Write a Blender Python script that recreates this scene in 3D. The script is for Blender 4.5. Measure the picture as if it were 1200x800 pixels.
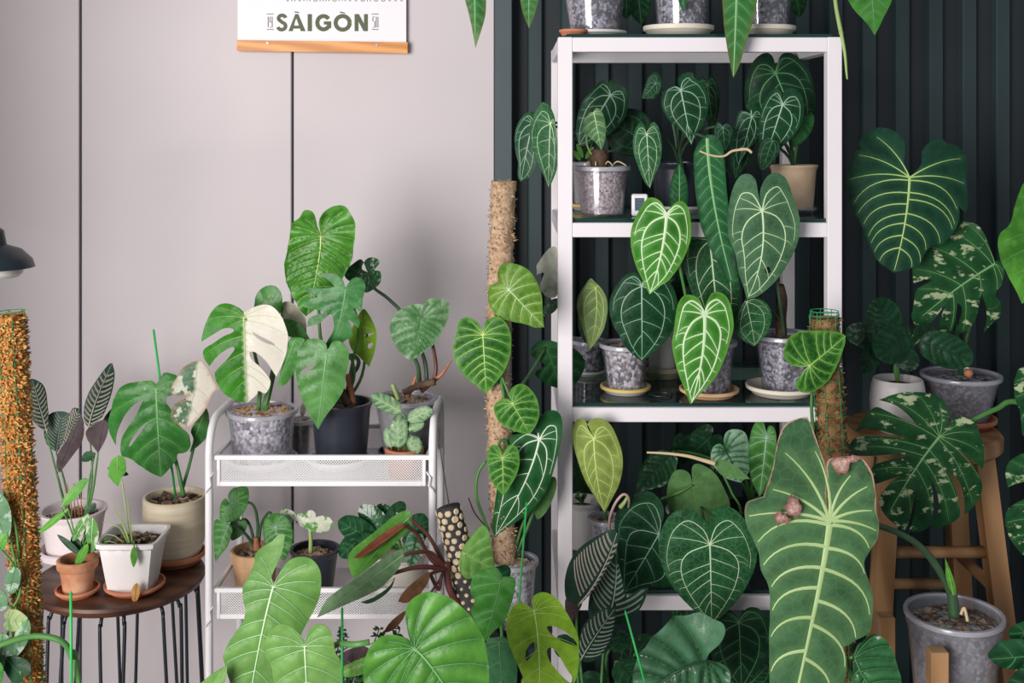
import bpy, math, random
import numpy as np
from mathutils import Vector
from mathutils.geometry import delaunay_2d_cdt

for o in list(bpy.data.objects):
    bpy.data.objects.remove(o)
SC = bpy.context.scene
COL = SC.collection
random.seed(7)
RNG = np.random.default_rng(7)

# ------------------------------------------------------------------ camera
CAMZ, F, HOR = 1.34, 1200 * 40 / 36, 150.0
cam_d = bpy.data.cameras.new('camera')
cam_d.lens = 40; cam_d.sensor_width = 36; cam_d.shift_y = -250 / 1200
cam = bpy.data.objects.new('camera', cam_d); COL.objects.link(cam)
cam.location = (0, 0, CAMZ); cam.rotation_euler = (math.pi / 2, 0, 0)
SC.camera = cam

# ------------------------------------------------------------------ light
W = bpy.data.worlds.new('world'); SC.world = W; W.use_nodes = True
W.node_tree.nodes['Background'].inputs[0].default_value = (0.88, 0.93, 1.0, 1)
W.node_tree.nodes['Background'].inputs[1].default_value = 0.32

def area(name, loc, target, sx, sy, power, col):
    d = bpy.data.lights.new(name, 'AREA'); d.shape = 'RECTANGLE'; d.size = sx; d.size_y = sy
    d.energy = power; d.color = col
    o = bpy.data.objects.new(name, d); COL.objects.link(o); o.location = loc
    o.rotation_euler = (Vector(target) - Vector(loc)).to_track_quat('-Z', 'Y').to_euler()
    return o
area('window_daylight', (-1.85, -1.15, 1.22), (0.0, 2.2, 0.85), 1.8, 2.1, 172, (1.0, 0.955, 0.93))
SC.view_settings.view_transform = 'Standard'
SC.view_settings.look = 'None'
SC.view_settings.gamma = 1
SC.view_settings.use_curve_mapping = False
SC.view_settings.exposure = 0.06

def P(px, py, Y):
    return Vector(((px - 600) * Y / F, Y, CAMZ - (py - HOR) * Y / F))
def PX(px, Y): return (px - 600) * Y / F
def PZ(py, Y): return CAMZ - (py - HOR) * Y / F

# ------------------------------------------------------------------ materials
MATS = {}
def nt(m):
    m.use_nodes = True
    t = m.node_tree; t.nodes.clear()
    out = t.nodes.new('ShaderNodeOutputMaterial')
    return t, out
def N(t, kind, **kw):
    n = t.nodes.new(kind)
    for k, v in kw.items():
        if k.startswith('i_'):
            key = k[2:]
            key = int(key) if key.isdigit() else key.replace('_', ' ')
            n.inputs[key].default_value = v
        else:
            setattr(n, k, v)
    return n
def c4(c): return (c[0], c[1], c[2], 1)
def ramp(t, stops):
    r = N(t, 'ShaderNodeValToRGB'); e = r.color_ramp.elements
    e[0].position, e[0].color = stops[0][0], c4(stops[0][1])
    e[1].position, e[1].color = stops[-1][0], c4(stops[-1][1])
    for p, c in stops[1:-1]:
        x = e.new(p); x.color = c4(c)
    return r
def mixc(t, a, b, fac, mode='MIX'):
    m = N(t, 'ShaderNodeMix', data_type='RGBA', blend_type=mode)
    for sock, v in ((m.inputs[0], fac), (m.inputs[6], a), (m.inputs[7], b)):
        if hasattr(v, 'links') or isinstance(v, bpy.types.NodeSocket): t.links.new(v, sock)
        elif isinstance(v, (int, float)): sock.default_value = v
        else: sock.default_value = c4(v)
    return m.outputs[2]
def mth(t, op, a, b=0.0, clamp=False):
    m = N(t, 'ShaderNodeMath', operation=op, use_clamp=clamp)
    for i, v in enumerate((a, b)):
        if isinstance(v, bpy.types.NodeSocket): t.links.new(v, m.inputs[i])
        else: m.inputs[i].default_value = v
    return m.outputs[0]
def coord(t, scale=(1, 1, 1)):
    c = N(t, 'ShaderNodeTexCoord'); mp = N(t, 'ShaderNodeMapping'); mp.inputs['Scale'].default_value = scale
    t.links.new(c.outputs['Object'], mp.inputs[0]); return mp.outputs[0]
def noise(t, v, scale, detail=3, rough=.5):
    n = N(t, 'ShaderNodeTexNoise'); n.inputs['Scale'].default_value = scale
    n.inputs['Detail'].default_value = detail; n.inputs['Roughness'].default_value = rough
    t.links.new(v, n.inputs['Vector']); return n.outputs['Fac']

def solid(name, c1, c2=None, rough=.5, scale=30, spec=.4, bump=0, stretch=(1, 1, 1), metal=0, bscale=None):
    if name in MATS: return MATS[name]
    m = bpy.data.materials.new(name); t, out = nt(m)
    b = N(t, 'ShaderNodeBsdfPrincipled'); b.inputs['Roughness'].default_value = rough
    b.inputs['Specular IOR Level'].default_value = spec; b.inputs['Metallic'].default_value = metal
    v = coord(t, stretch); f = noise(t, v, scale)
    r = ramp(t, [(.3, c1), (.7, c2 or c1)]); t.links.new(f, r.inputs[0])
    t.links.new(r.outputs[0], b.inputs['Base Color'])
    if bump:
        bp = N(t, 'ShaderNodeBump'); bp.inputs['Strength'].default_value = bump; bp.inputs['Distance'].default_value = .002
        t.links.new(noise(t, v, bscale or scale * 3), bp.inputs['Height']); t.links.new(bp.outputs[0], b.inputs['Normal'])
    t.links.new(b.outputs[0], out.inputs[0]); MATS[name] = m; return m

def wood(name, dark, light, axis='z', scale=18):
    if name in MATS: return MATS[name]
    m = bpy.data.materials.new(name); t, out = nt(m)
    b = N(t, 'ShaderNodeBsdfPrincipled'); b.inputs['Roughness'].default_value = .45
    st = {'z': (1, 1, .12), 'x': (.1, 1, 1), 'y': (1, .1, 1)}[axis]
    v = coord(t, st)
    w = N(t, 'ShaderNodeTexWave', wave_type='BANDS', bands_direction='DIAGONAL')
    w.inputs['Scale'].default_value = scale; w.inputs['Distortion'].default_value = 5; w.inputs['Detail'].default_value = 3
    t.links.new(v, w.inputs[0])
    r = ramp(t, [(0.1, dark), (.9, light)]); t.links.new(w.outputs['Fac'], r.inputs[0])
    t.links.new(r.outputs[0], b.inputs['Base Color']); t.links.new(b.outputs[0], out.inputs[0]); MATS[name] = m; return m

def pebbles(name, cols, scale=120, rough=.8):
    """cell-patterned potting mix"""
    if name in MATS: return MATS[name]
    m = bpy.data.materials.new(name); t, out = nt(m)
    b = N(t, 'ShaderNodeBsdfPrincipled'); b.inputs['Roughness'].default_value = rough
    v = coord(t); vo = N(t, 'ShaderNodeTexVoronoi'); vo.inputs['Scale'].default_value = scale
    t.links.new(v, vo.inputs['Vector'])
    sep = N(t, 'ShaderNodeSeparateColor'); t.links.new(vo.outputs['Color'], sep.inputs[0])
    n = len(cols); r = ramp(t, [(i / (n - 1) if n > 1 else 0, c) for i, c in enumerate(cols)])
    f2 = mth(t, 'ADD', mth(t, 'MULTIPLY', sep.outputs[0], .8), mth(t, 'MULTIPLY', mth(t, 'SUBTRACT', noise(t, v, scale * .22), .4), .7))
    t.links.new(f2, r.inputs[0])
    gp_ = ramp(t, [(.40, (1, 1, 1)), (.85, (.55, .53, .53))]); t.links.new(vo.outputs['Distance'], gp_.inputs[0])
    t.links.new(mixc(t, r.outputs[0], gp_.outputs[0], 1.0, 'MULTIPLY'), b.inputs['Base Color'])
    bp = N(t, 'ShaderNodeBump'); bp.inputs['Strength'].default_value = .5; bp.inputs['Distance'].default_value = .003
    bp.invert = True
    t.links.new(vo.outputs['Distance'], bp.inputs['Height']); t.links.new(bp.outputs[0], b.inputs['Normal'])
    t.links.new(b.outputs[0], out.inputs[0]); MATS[name] = m; return m

def clear(name, tint, milky=.25, rough=.12, refl=.12):
    """thin clear plastic or glass: see-through, slightly milky, glossy"""
    if name in MATS: return MATS[name]
    m = bpy.data.materials.new(name); t, out = nt(m)
    tr = N(t, 'ShaderNodeBsdfTransparent'); tr.inputs[0].default_value = c4(tint)
    df = N(t, 'ShaderNodeBsdfDiffuse'); df.inputs[0].default_value = (.62, .62, .68, 1)
    gl = N(t, 'ShaderNodeBsdfGlossy'); gl.inputs['Roughness'].default_value = rough
    m1 = N(t, 'ShaderNodeMixShader'); m1.inputs[0].default_value = milky
    t.links.new(tr.outputs[0], m1.inputs[1]); t.links.new(df.outputs[0], m1.inputs[2])
    fr = N(t, 'ShaderNodeLayerWeight'); fr.inputs[0].default_value = .5
    f = mth(t, 'ADD', mth(t, 'MULTIPLY', mth(t, 'POWER', fr.outputs['Facing'], 4.0), .5), refl * .55, True)
    m2 = N(t, 'ShaderNodeMixShader'); t.links.new(f, m2.inputs[0])
    t.links.new(m1.outputs[0], m2.inputs[1]); t.links.new(gl.outputs[0], m2.inputs[2])
    t.links.new(m2.outputs[0], out.inputs[0]); MATS[name] = m; return m

def leafmat(name, c1, c2, halo=None, hs=0., edge=None, es=0., var=None, half=None, rough=.4, trans=.12, spec=.2, nscale=14, dry=None, net=None):
    if name in MATS: return MATS[name]
    m = bpy.data.materials.new(name); t, out = nt(m)
    at = N(t, 'ShaderNodeAttribute'); at.attribute_name = 'leafdata'
    sep = N(t, 'ShaderNodeSeparateColor'); t.links.new(at.outputs['Color'], sep.inputs[0])
    v = coord(t); f = mth(t, 'ADD', mth(t, 'MULTIPLY', noise(t, v, nscale, 4, .6), .65), mth(t, 'MULTIPLY', noise(t, v, nscale * 5, 3, .6), .35))
    r = ramp(t, [(.36, tuple(x * .72 for x in c1)), (.64, tuple(min(.9, x * 1.22) for x in c2))]); t.links.new(f, r.inputs[0]); c = r.outputs[0]
    if halo: c = mixc(t, c, halo, mth(t, 'MULTIPLY', sep.outputs[0], hs, True))
    if var:   # (colour, scale, threshold, stretch)
        vv = coord(t, var[3] if len(var) > 3 else (1, 1, 1)); g = noise(t, vv, var[1], 5, .65)
        rr = ramp(t, [(var[2], (0, 0, 0)), (var[2] + .05, (1, 1, 1))]); t.links.new(g, rr.inputs[0])
        c = mixc(t, c, var[0], rr.outputs[0])
    if net:   # fine network of small veins: (strength, cells per metre, colour)
        vn = N(t, 'ShaderNodeTexVoronoi', feature='DISTANCE_TO_EDGE'); vn.inputs['Scale'].default_value = net[1]
        dn = N(t, 'ShaderNodeMapping'); t.links.new(v, dn.inputs[0]); t.links.new(dn.outputs[0], vn.inputs['Vector'])
        rn = ramp(t, [(.0, (1, 1, 1)), (.09, (0, 0, 0))]); t.links.new(vn.outputs['Distance'], rn.inputs[0])
        c = mixc(t, c, net[2], mth(t, 'MULTIPLY', rn.outputs[0], net[0]))
    if half:  # the right-hand half of the blade is pale
        c = mixc(t, c, half, sep.outputs[2])
    if edge: c = mixc(t, c, edge, mth(t, 'MULTIPLY', sep.outputs[1], es, True))
    if dry:   # dry margin, only on the lobes behind the petiole (alpha)
        g = noise(t, v, 40, 4, .6)
        f3 = mth(t, 'MULTIPLY', mth(t, 'GREATER_THAN', mth(t, 'ADD', mth(t, 'MULTIPLY', sep.outputs[1], 1.0), mth(t, 'MULTIPLY', g, 1.1)), 1.36), at.outputs['Alpha'])
        c = mixc(t, c, dry, f3)
    b = N(t, 'ShaderNodeBsdfPrincipled'); b.inputs['Roughness'].default_value = rough
    b.inputs['Specular IOR Level'].default_value = spec
    t.links.new(c, b.inputs['Base Color'])
    bp = N(t, 'ShaderNodeBump'); bp.inputs['Strength'].default_value = .35; bp.inputs['Distance'].default_value = .003
    t.links.new(noise(t, v, 85, 3), bp.inputs['Height']); t.links.new(bp.outputs[0], b.inputs['Normal'])
    tl = N(t, 'ShaderNodeBsdfTranslucent'); t.links.new(c, tl.inputs[0])
    ms = N(t, 'ShaderNodeMixShader'); ms.inputs[0].default_value = trans
    t.links.new(b.outputs[0], ms.inputs[1]); t.links.new(tl.outputs[0], ms.inputs[2])
    t.links.new(ms.outputs[0], out.inputs[0]); MATS[name] = m; return m

# ------------------------------------------------------------------ objects
def wloc(p):
    v = Vector((0, 0, 0))
    while p is not None:
        v += Vector(p.location); p = p.parent
    return v
def mesh(name, verts, faces, mat, parent=None, smooth=False, auto=None):
    me = bpy.data.meshes.new(name)
    off = wloc(parent)
    if len(verts):
        a = np.asarray([tuple(v) for v in verts], dtype=float) - np.array(off)
        me.from_pydata(a.tolist(), [], faces)
    me.materials.append(mat)
    if smooth: me.polygons.foreach_set('use_smooth', [True] * len(me.polygons))
    me.update()
    if auto is not None:
        try: me.set_sharp_from_angle(angle=math.radians(auto))
        except Exception: pass
    o = bpy.data.objects.new(name, me); COL.objects.link(o)
    if parent: o.parent = parent
    return o
def thing(name, label, cat, loc, group=None):
    o = bpy.data.objects.new(name, None); COL.objects.link(o); o.location = loc
    o.empty_display_size = .05
    o['label'] = label; o['category'] = cat
    if group: o['group'] = group
    return o
def tag(o, label, cat, group=None):
    o['label'] = label; o['category'] = cat
    if group: o['group'] = group
    return o
class MB:
    def __init__(s): s.v = []; s.f = []
    def add(s, v, f):
        n = len(s.v); s.v += [tuple(x) for x in v]; s.f += [tuple(i + n for i in q) for q in f]; return s
    def box(s, x0, x1, y0, y1, z0, z1, b=0.0):
        if b <= 0:
            v = [(x, y, z) for z in (z0, z1) for y in (y0, y1) for x in (x0, x1)]
            return s.add(v, [(0, 2, 3, 1), (4, 5, 7, 6), (0, 1, 5, 4), (2, 6, 7, 3), (0, 4, 6, 2), (1, 3, 7, 5)])
        # bevelled box: 24 verts
        v = []; idx = {}
        for ix, x in enumerate((x0, x1)):
            for iy, y in enumerate((y0, y1)):
                for iz, z in enumerate((z0, z1)):
                    sx, sy, sz = (1 if ix == 0 else -1), (1 if iy == 0 else -1), (1 if iz == 0 else -1)
                    for k, (a, bb, c) in enumerate(((0, b, b), (b, 0, b), (b, b, 0))):
                        idx[(ix, iy, iz, k)] = len(v); v.append((x + sx * a, y + sy * bb, z + sz * c))
        f = []
        for i in (0, 1):
            q = [idx[(i, a, c, 0)] for a, c in ((0, 0), (0, 1), (1, 1), (1, 0))]; f.append(q if i == 0 else q[::-1])
            q = [idx[(a, i, c, 1)] for a, c in ((0, 0), (1, 0), (1, 1), (0, 1))]; f.append(q if i == 0 else q[::-1])
            q = [idx[(a, c, i, 2)] for a, c in ((0, 0), (0, 1), (1, 1), (1, 0))]; f.append(q if i == 0 else q[::-1])
        for a in (0, 1):
            for c in (0, 1):
                f.append([idx[(a, c, 0, 0)], idx[(a, c, 1, 0)], idx[(a, c, 1, 1)], idx[(a, c, 0, 1)]])
                f.append([idx[(a, 0, c, 0)], idx[(a, 1, c, 0)], idx[(a, 1, c, 2)], idx[(a, 0, c, 2)]])
                f.append([idx[(0, a, c, 1)], idx[(1, a, c, 1)], idx[(1, a, c, 2)], idx[(0, a, c, 2)]])
                for e in (0, 1): f.append([idx[(a, c, e, 0)], idx[(a, c, e, 1)], idx[(a, c, e, 2)]])
        return s.add(v, f)
    def tube(s, pts, rad, seg=8, cap=True):
        pts = [Vector(p) for p in pts]; n = len(pts)
        if not hasattr(rad, '__len__'): rad = [rad] * n
        v = []; prev = None
        for i, p in enumerate(pts):
            d = (pts[min(i + 1, n - 1)] - pts[max(i - 1, 0)]).normalized()
            if prev is None:
                a = Vector((0, 0, 1)) if abs(d.z) < .9 else Vector((1, 0, 0))
                u = d.cross(a).normalized()
            else:
                u = (prev - d * prev.dot(d)).normalized()
            prev = u; w = d.cross(u)
            for k in range(seg):
                th = 2 * math.pi * k / seg
                v.append(p + (u * math.cos(th) + w * math.sin(th)) * rad[i])
        f = [(i * seg + k, i * seg + (k + 1) % seg, (i + 1) * seg + (k + 1) % seg, (i + 1) * seg + k) for i in range(n - 1) for k in range(seg)]
        if cap: f += [tuple(range(seg))[::-1], tuple(range((n - 1) * seg, n * seg))]
        return s.add(v, f)
    def lathe(s, prof, c, seg=32, flute=0, nfl=0, cap=True):
        v = []
        for r, z in prof:
            for k in range(seg):
                th = 2 * math.pi * k / seg
                rr = r * (1 + flute * math.cos(nfl * th))
                v.append((c[0] + rr * math.cos(th), c[1] + rr * math.sin(th), c[2] + z))
        n = len(prof)
        f = [(i * seg + k, i * seg + (k + 1) % seg, (i + 1) * seg + (k + 1) % seg, (i + 1) * seg + k) for i in range(n - 1) for k in range(seg)]
        if cap and prof[0][0] > 1e-4: f.append(tuple(range(seg))[::-1])
        if cap and prof[-1][0] > 1e-4: f.append(tuple(range((n - 1) * seg, n * seg)))
        return s.add(v, f)
    def build(s, name, mat, parent=None, smooth=False, auto=None): return mesh(name, s.v, s.f, mat, parent, smooth, auto)

def crom(pts, n=4, closed=False):
    """Catmull-Rom through points; 3rd component truthy = sharp corner"""
    P_ = [(float(p[0]), float(p[1])) for p in pts]; sh = [len(p) > 2 and bool(p[2]) for p in pts]
    out = []; m = len(P_); last = m if closed else m - 1
    g = (lambda i: P_[i % m]) if closed else (lambda i: P_[max(0, min(m - 1, i))])
    for i in range(last):
        p1, p2 = g(i), g(i + 1)
        p0 = (2 * p1[0] - p2[0], 2 * p1[1] - p2[1]) if sh[i] else g(i - 1)
        p3 = (2 * p2[0] - p1[0], 2 * p2[1] - p1[1]) if sh[(i + 1) % m] else g(i + 2)
        for k in range(n):
            t = k / n
            out.append(tuple(.5 * ((2 * p1[j]) + (-p0[j] + p2[j]) * t + (2 * p0[j] - 5 * p1[j] + 4 * p2[j] - p3[j]) * t * t + (-p0[j] + 3 * p1[j] - 3 * p2[j] + p3[j]) * t ** 3) for j in (0, 1)))
    if not closed: out.append(P_[-1])
    return out
def crom3(pts, n=5):
    pts = [Vector(p) for p in pts]; m = len(pts); out = []
    g = lambda i: pts[max(0, min(m - 1, i))]
    for i in range(m - 1):
        p0, p1, p2, p3 = g(i - 1), g(i), g(i + 1), g(i + 2)
        for k in range(n):
            t = k / n
            out.append(.5 * ((2 * p1) + (p2 - p0) * t + (2 * p0 - 5 * p1 + 4 * p2 - p3) * t * t + (3 * p1 - p0 - 3 * p2 + p3) * t ** 3))
    out.append(pts[-1]); return out
def pts_of(s):
    r = []
    for w in s.split():
        sharp = w.endswith('*'); x, y = w.rstrip('*').split(',')
        r.append((float(x), float(y), 1 if sharp else 0))
    return r

# ------------------------------------------------------------------ leaves
def rot2(d, a): return np.array([d[0] * math.cos(a) + d[1] * math.sin(a), -d[0] * math.sin(a) + d[1] * math.cos(a)])  # clockwise
def inpoly(q, poly):
    x, y = q[:, 0][:, None], q[:, 1][:, None]
    a, b = poly, np.roll(poly, -1, 0)
    dy = b[:, 1] - a[:, 1]; dy = np.where(np.abs(dy) < 1e-12, 1e-12, dy)
    c = ((a[:, 1] > y) != (b[:, 1] > y)) & (x < (b[:, 0] - a[:, 0]) * (y - a[:, 1]) / dy + a[:, 0])
    return c.sum(1) % 2 == 1
def dseg(q, a, b):
    """distance of points q to the nearest of the segments a-b"""
    if len(a) == 0: return np.full(len(q), 9.)
    ab = b - a; l2 = np.maximum((ab ** 2).sum(1), 1e-12); out = np.full(len(q), 9.)
    for i in range(0, len(q), 400):
        d = q[i:i + 400, None, :] - a[None]
        t = np.clip((d * ab).sum(2) / l2, 0, 1)
        out[i:i + 400] = np.sqrt((((d - t[..., None] * ab)) ** 2).sum(2)).min(1)
    return out
def ray(p, d, poly):
    a, b = poly, np.roll(poly, -1, 0); e = b - a
    den = d[0] * e[:, 1] - d[1] * e[:, 0]; den = np.where(np.abs(den) < 1e-9, 1e-9, den)
    w = a - p
    t = (w[:, 0] * e[:, 1] - w[:, 1] * e[:, 0]) / den; u = (w[:, 0] * d[1] - w[:, 1] * d[0]) / den
    ok = (t > 2e-3) & (u >= 0) & (u <= 1)
    return t[ok].min() if ok.any() else .2
def bez(p0, p1, p2, n=9):
    t = np.linspace(0, 1, n)[:, None]
    return (1 - t) ** 2 * p0 + 2 * t * (1 - t) * p1 + t * t * p2

def make_veins(style, poly, mc, n, vw, rs, fork=False, arch=14):
    """vein centre lines in blade space (petiole at 0,0, tip at 0,1): (points, start width, end width)"""
    R = []; p0, p2 = np.zeros(2), np.array([0., 1.]); mc = np.array(mc)
    m = lambda t: (1 - t) ** 2 * p0 + 2 * t * (1 - t) * mc + t * t * p2
    def tg(t):
        d = 2 * (1 - t) * (mc - p0) + 2 * t * (p2 - mc); return d / np.linalg.norm(d)
    R.append((np.array([m(t) for t in np.linspace(0, .985, 16)]), .024 * vw, .006 * vw))
    rd = math.radians
    if style == 'plain':
        return R
    if style in ('philo', 'monst', 'pleat'):
        k = {'philo': 1., 'monst': .55, 'pleat': .5}[style]
        for s in (-1, 1):
            for i in range(n):
                t = .03 + (.82 * i + (rs.uniform(-.22, .22) if i else 0)) / n; p = m(t); a = rd(66 - 24 * i / n + rs.uniform(-4, 4))
                d = rot2(tg(t), s * a); L = ray(p, d, poly) * .95
                bz = bez(p, p + rot2(tg(t), s * (a + rd(arch))) * L * (.55 if arch < 20 else .7), p + d * L)
                R.append((bz, .014 * vw * k, .004 * vw * k))
                if fork and L > .2:
                    for i0, sg in ((4, -1), (5, 1)):
                        pp = bz[i0]; dd = rot2(d, -s * sg * rd(-34)); LL = ray(pp, dd, poly) * .55
                        if LL < .4: R.append((bez(pp, pp + rot2(dd, -s * sg * rd(18)) * LL * .5, pp + dd * LL, 7), .007 * vw * k, .003 * vw * k))
            for a, f in ((86, .95), (112, .9), (140, .85), (162, .7)):
                d = rot2(tg(0), s * rd(a)); L = ray(p0, d, poly)
                if L < .1: continue
                L *= f
                R.append((bez(p0, rot2(tg(0), s * rd(a + 16)) * L * .55, d * L), .014 * vw * k, .004 * vw * k))
    elif style == 'anth':
        for s in (-1, 1):
            wd = lambda t: ray(m(t), rot2(tg(t), s * math.pi / 2), poly)
            cf = lambda t, c: m(t) + rot2(tg(t), s * math.pi / 2) * wd(t) * c
            ts = (.07, .18, .32, .47, .62, .77, .9); cs = (.36, .55, .63, .65, .64, .6, .5)
            cl = [p0] + [cf(t, c) for t, c in zip(ts, cs)] + [m(.97)]
            cl = np.array(crom([tuple(x) for x in cl], 3))
            R.append((cl, .016 * vw, .006 * vw))
            for i in range(n):                       # midrib -> collective vein
                t = .2 + (.62 * i + rs.uniform(-.2, .2)) / n; e = cl[min(len(cl) - 2, int((.42 + (.5 * i + rs.uniform(-.15, .15)) / n) * len(cl)))]
                p = m(t); q = (p + e) / 2 + rot2(tg(t), s * math.pi / 2) * .02 - tg(t) * .015
                R.append((bez(p, q, e, 6), .011 * vw, .005 * vw))
            for i in range(n + 1):                   # collective vein -> margin
                t = .12 + .72 * i / (n + 1); p = cl[min(len(cl) - 2, int((.24 + (.68 * i + rs.uniform(-.3, .3)) / (n + 1)) * len(cl)))]
                d = rot2(tg(t), s * rd(rs.uniform(48, 80))); L = ray(p, d, poly) * rs.uniform(.6, .86)
                R.append((bez(p, p + rot2(tg(t), s * rd(92)) * L * .5, p + d * L, 6), .007 * vw, .003 * vw))
            # lobe vein looping round to the side
            lo = [p0]
            for a, f in ((158, .45), (140, .7), (118, .76), (98, .8)):
                d = rot2(tg(0), s * rd(a)); lo.append(d * ray(p0, d, poly) * f)
            lo += [cf(.16, .86), cf(.32, .88)]
            R.append((np.array(crom([tuple(x) for x in lo], 3)), .015 * vw, .004 * vw))
            for a, f in ((100, .8), (128, .72)):
                d = rot2(tg(0), s * rd(a)); L = ray(p0, d, poly) * f
                R.append((bez(p0, rot2(tg(0), s * rd(a + 14)) * L * .5, d * L), .012 * vw, .005 * vw))
    elif style == 'strap':
        for s in (-1, 1):
            for i in range(n):
                t = .05 + .8 * i / n; p = m(t); a = rd(48)
                d = rot2(tg(t), s * a); L = ray(p, d, poly) * .8
                R.append((bez(p, p + rot2(tg(t), s * rd(62)) * L * .5, p + d * L, 6), .0038 * vw, .002 * vw))
    elif style == 'stripe':
        for s in (-1, 1):
            for i in range(n):
                for dt in (0, .018):
                    t = .04 + .86 * i / n + dt; p = m(t); a = rd(52 - 8 * i / n)
                    d = rot2(tg(t), s * a); L = ray(p, d, poly)
                    st = p + d * L * .12
                    R.append((bez(st, p + rot2(tg(t), s * (a + rd(10))) * L * .55, p + d * L * .9, 7), .011 * vw, .008 * vw))
    return R

LEAFN = [0]
def leaf(plant, kind, Y, outline, base, tip, dy=0., tilt=0., mid=None, holes=(), name='leaf', label=None, pet=True,
         bend=None, cup=None, seed=None, **ov):
    K = dict(KINDS[kind]); K.update(ov)
    LEAFN[0] += 1; rs = random.Random(seed or LEAFN[0])
    pts = pts_of(outline) if isinstance(outline, str) else outline
    px = np.array(crom(pts, 4 if len(pts) > 14 else 5, True))
    base, tip = np.array(base, float), np.array(tip, float)
    ax = tip - base; Lp = np.linalg.norm(ax); ax /= Lp; bx = np.array([-ax[1], ax[0]])
    B = P(base[0], base[1], Y); A = P(tip[0], tip[1], Y + dy)
    Cq = base + bx * 100; C = P(Cq[0], Cq[1], Y + tilt * 100 * Y / F)
    n = (A - B).cross(C - B).normalized()
    O = Vector((0, 0, CAMZ))
    if n.dot(O - B) < 0: n = -n
    ey = (A - B); L = ey.length; ey.normalize(); ex = ey.cross(n)
    den0 = n.dot(B - O)
    def to2(p):
        d = P(p[0], p[1], 1.) - O
        w = O + d * (den0 / n.dot(d)) - B
        return (w.dot(ex) / L, w.dot(ey) / L)
    poly = np.array([to2(p) for p in px])
    hp = [np.array([to2(p) for p in crom(pts_of(h), 4, True)]) for h in holes]
    mc = to2(mid) if mid is not None else (0, .5)
    if mid is not None: mc = (2 * mc[0], 2 * mc[1] - .5)     # mid is a point on the rib
    rp = poly
    V = make_veins(K['style'], rp, mc, K.get('n', 4), K.get('vw', 1.), rs, K.get('fork', False), K.get('arch', 14)) if K['style'] != 'none' else []
    # interior points
    h = max(.022, 3.6 / Lp) if K['style'] == 'pleat' else max(.028, 5. / Lp)
    mn, mx = poly.min(0), poly.max(0)
    gx, gy = np.meshgrid(np.arange(mn[0], mx[0], h), np.arange(mn[1], mx[1], h * .87))
    gx = gx + (np.arange(gx.shape[0]) % 2)[:, None] * h * .5
    G = np.stack([gx.ravel(), gy.ravel()], 1)
    if K.get('q', 0) > 0 and V:
        G = np.concatenate([G] + [v[0] for v in V])
    pa, pb = poly, np.roll(poly, -1, 0)
    G = G[inpoly(G, poly)]
    G = G[dseg(G, pa, pb) > h * .45]
    for q in hp:
        G = G[~inpoly(G, q)]; G = G[dseg(G, q, np.roll(q, -1, 0)) > h * .3]
    vs = [Vector(p) for p in poly]; ed = [(i, (i + 1) % len(poly)) for i in range(len(poly))]
    for q in hp:
        k = len(vs); vs += [Vector(p) for p in q]; ed += [(k + i, k + (i + 1) % len(q)) for i in range(len(q))]
    vs += [Vector(p) for p in G]
    r = delaunay_2d_cdt(vs, ed, [], 0, 1e-5)
    Q = np.array([tuple(p) for p in r[0]]); T = np.array([f for f in r[2] if len(f) == 3])
    cen = Q[T].mean(1); ok = inpoly(cen, poly)
    for q in hp: ok &= ~inpoly(cen, q)
    T = T[ok]
    sa = np.concatenate([v[0][:-1] for v in V]) if V else np.zeros((0, 2)); sb = np.concatenate([v[0][1:] for v in V]) if V else np.zeros((0, 2))
    cu = K.get('cup', .12) if cup is None else cup; be = K.get('bend', .12) if bend is None else bend
    qa, qd = K.get('q', .01), K.get('qd', .05); wv = K.get('wave', .012); ph = rs.uniform(0, 6)
    fold = K.get('fold', .0)
    wmax = max(.15, np.abs(poly[:, 0]).max())
    def zf(q):
        x, y = q[:, 0], q[:, 1]
        z = -cu * x * x / wmax - be * np.maximum(y, 0) ** 2 * .6 - be * .8 * np.minimum(y + .05, 0) ** 2 + fold * np.abs(x)
        rr = np.sqrt(x * x + (y - .4) ** 2)
        z = z + wv * np.sin(5 * np.arctan2(x, y - .4) + ph) * np.clip(rr / .5, 0, 1.4) ** 2
        if qa: z = z + qa * (1 - np.exp(-(dseg(q, sa, sb) / qd) ** (1.25 if K['style'] == 'pleat' else 2)))
        return z
    z = zf(Q)
    def world(q, z): return np.array(B)[None] + (q[:, :1] * np.array(ex) + q[:, 1:2] * np.array(ey) + z[:, None] * np.array(n)) * L
    Wd = world(Q, z)
    # counter-clockwise seen from the front
    a_, b_, c_ = Q[T[:, 0]], Q[T[:, 1]], Q[T[:, 2]]
    cr = (b_ - a_)[:, 0] * (c_ - a_)[:, 1] - (b_ - a_)[:, 1] * (c_ - a_)[:, 0]
    T[cr < 0] = T[cr < 0][:, ::-1]
    nq = len(Q); Wb = world(Q, z - .0007 / L)
    tl_ = [tuple(int(i) for i in f) for f in T]; cnt = {}
    for f in tl_:
        for i in range(3):
            e = (f[i], f[(i + 1) % 3]); k_ = (min(e), max(e)); cnt[k_] = None if k_ in cnt else e
    rim = [(e[1], e[0], e[0] + nq, e[1] + nq) for e in cnt.values() if e]
    o = mesh(name, np.concatenate([Wd, Wb]), tl_ + [(f[2] + nq, f[1] + nq, f[0] + nq) for f in tl_] + rim, K['mat'], plant.o)
    o.data.polygons.foreach_set('use_smooth', [True] * (2 * len(tl_)) + [False] * len(rim))
    bs = {tuple(sorted((f[0], f[1]))) for f in rim} | {tuple(sorted((f[2], f[3]))) for f in rim}
    ev = np.empty(2 * len(o.data.edges), dtype=np.int32); o.data.edges.foreach_get('vertices', ev)
    sh_ = o.data.attributes.new('sharp_edge', 'BOOLEAN', 'EDGE')
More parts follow.
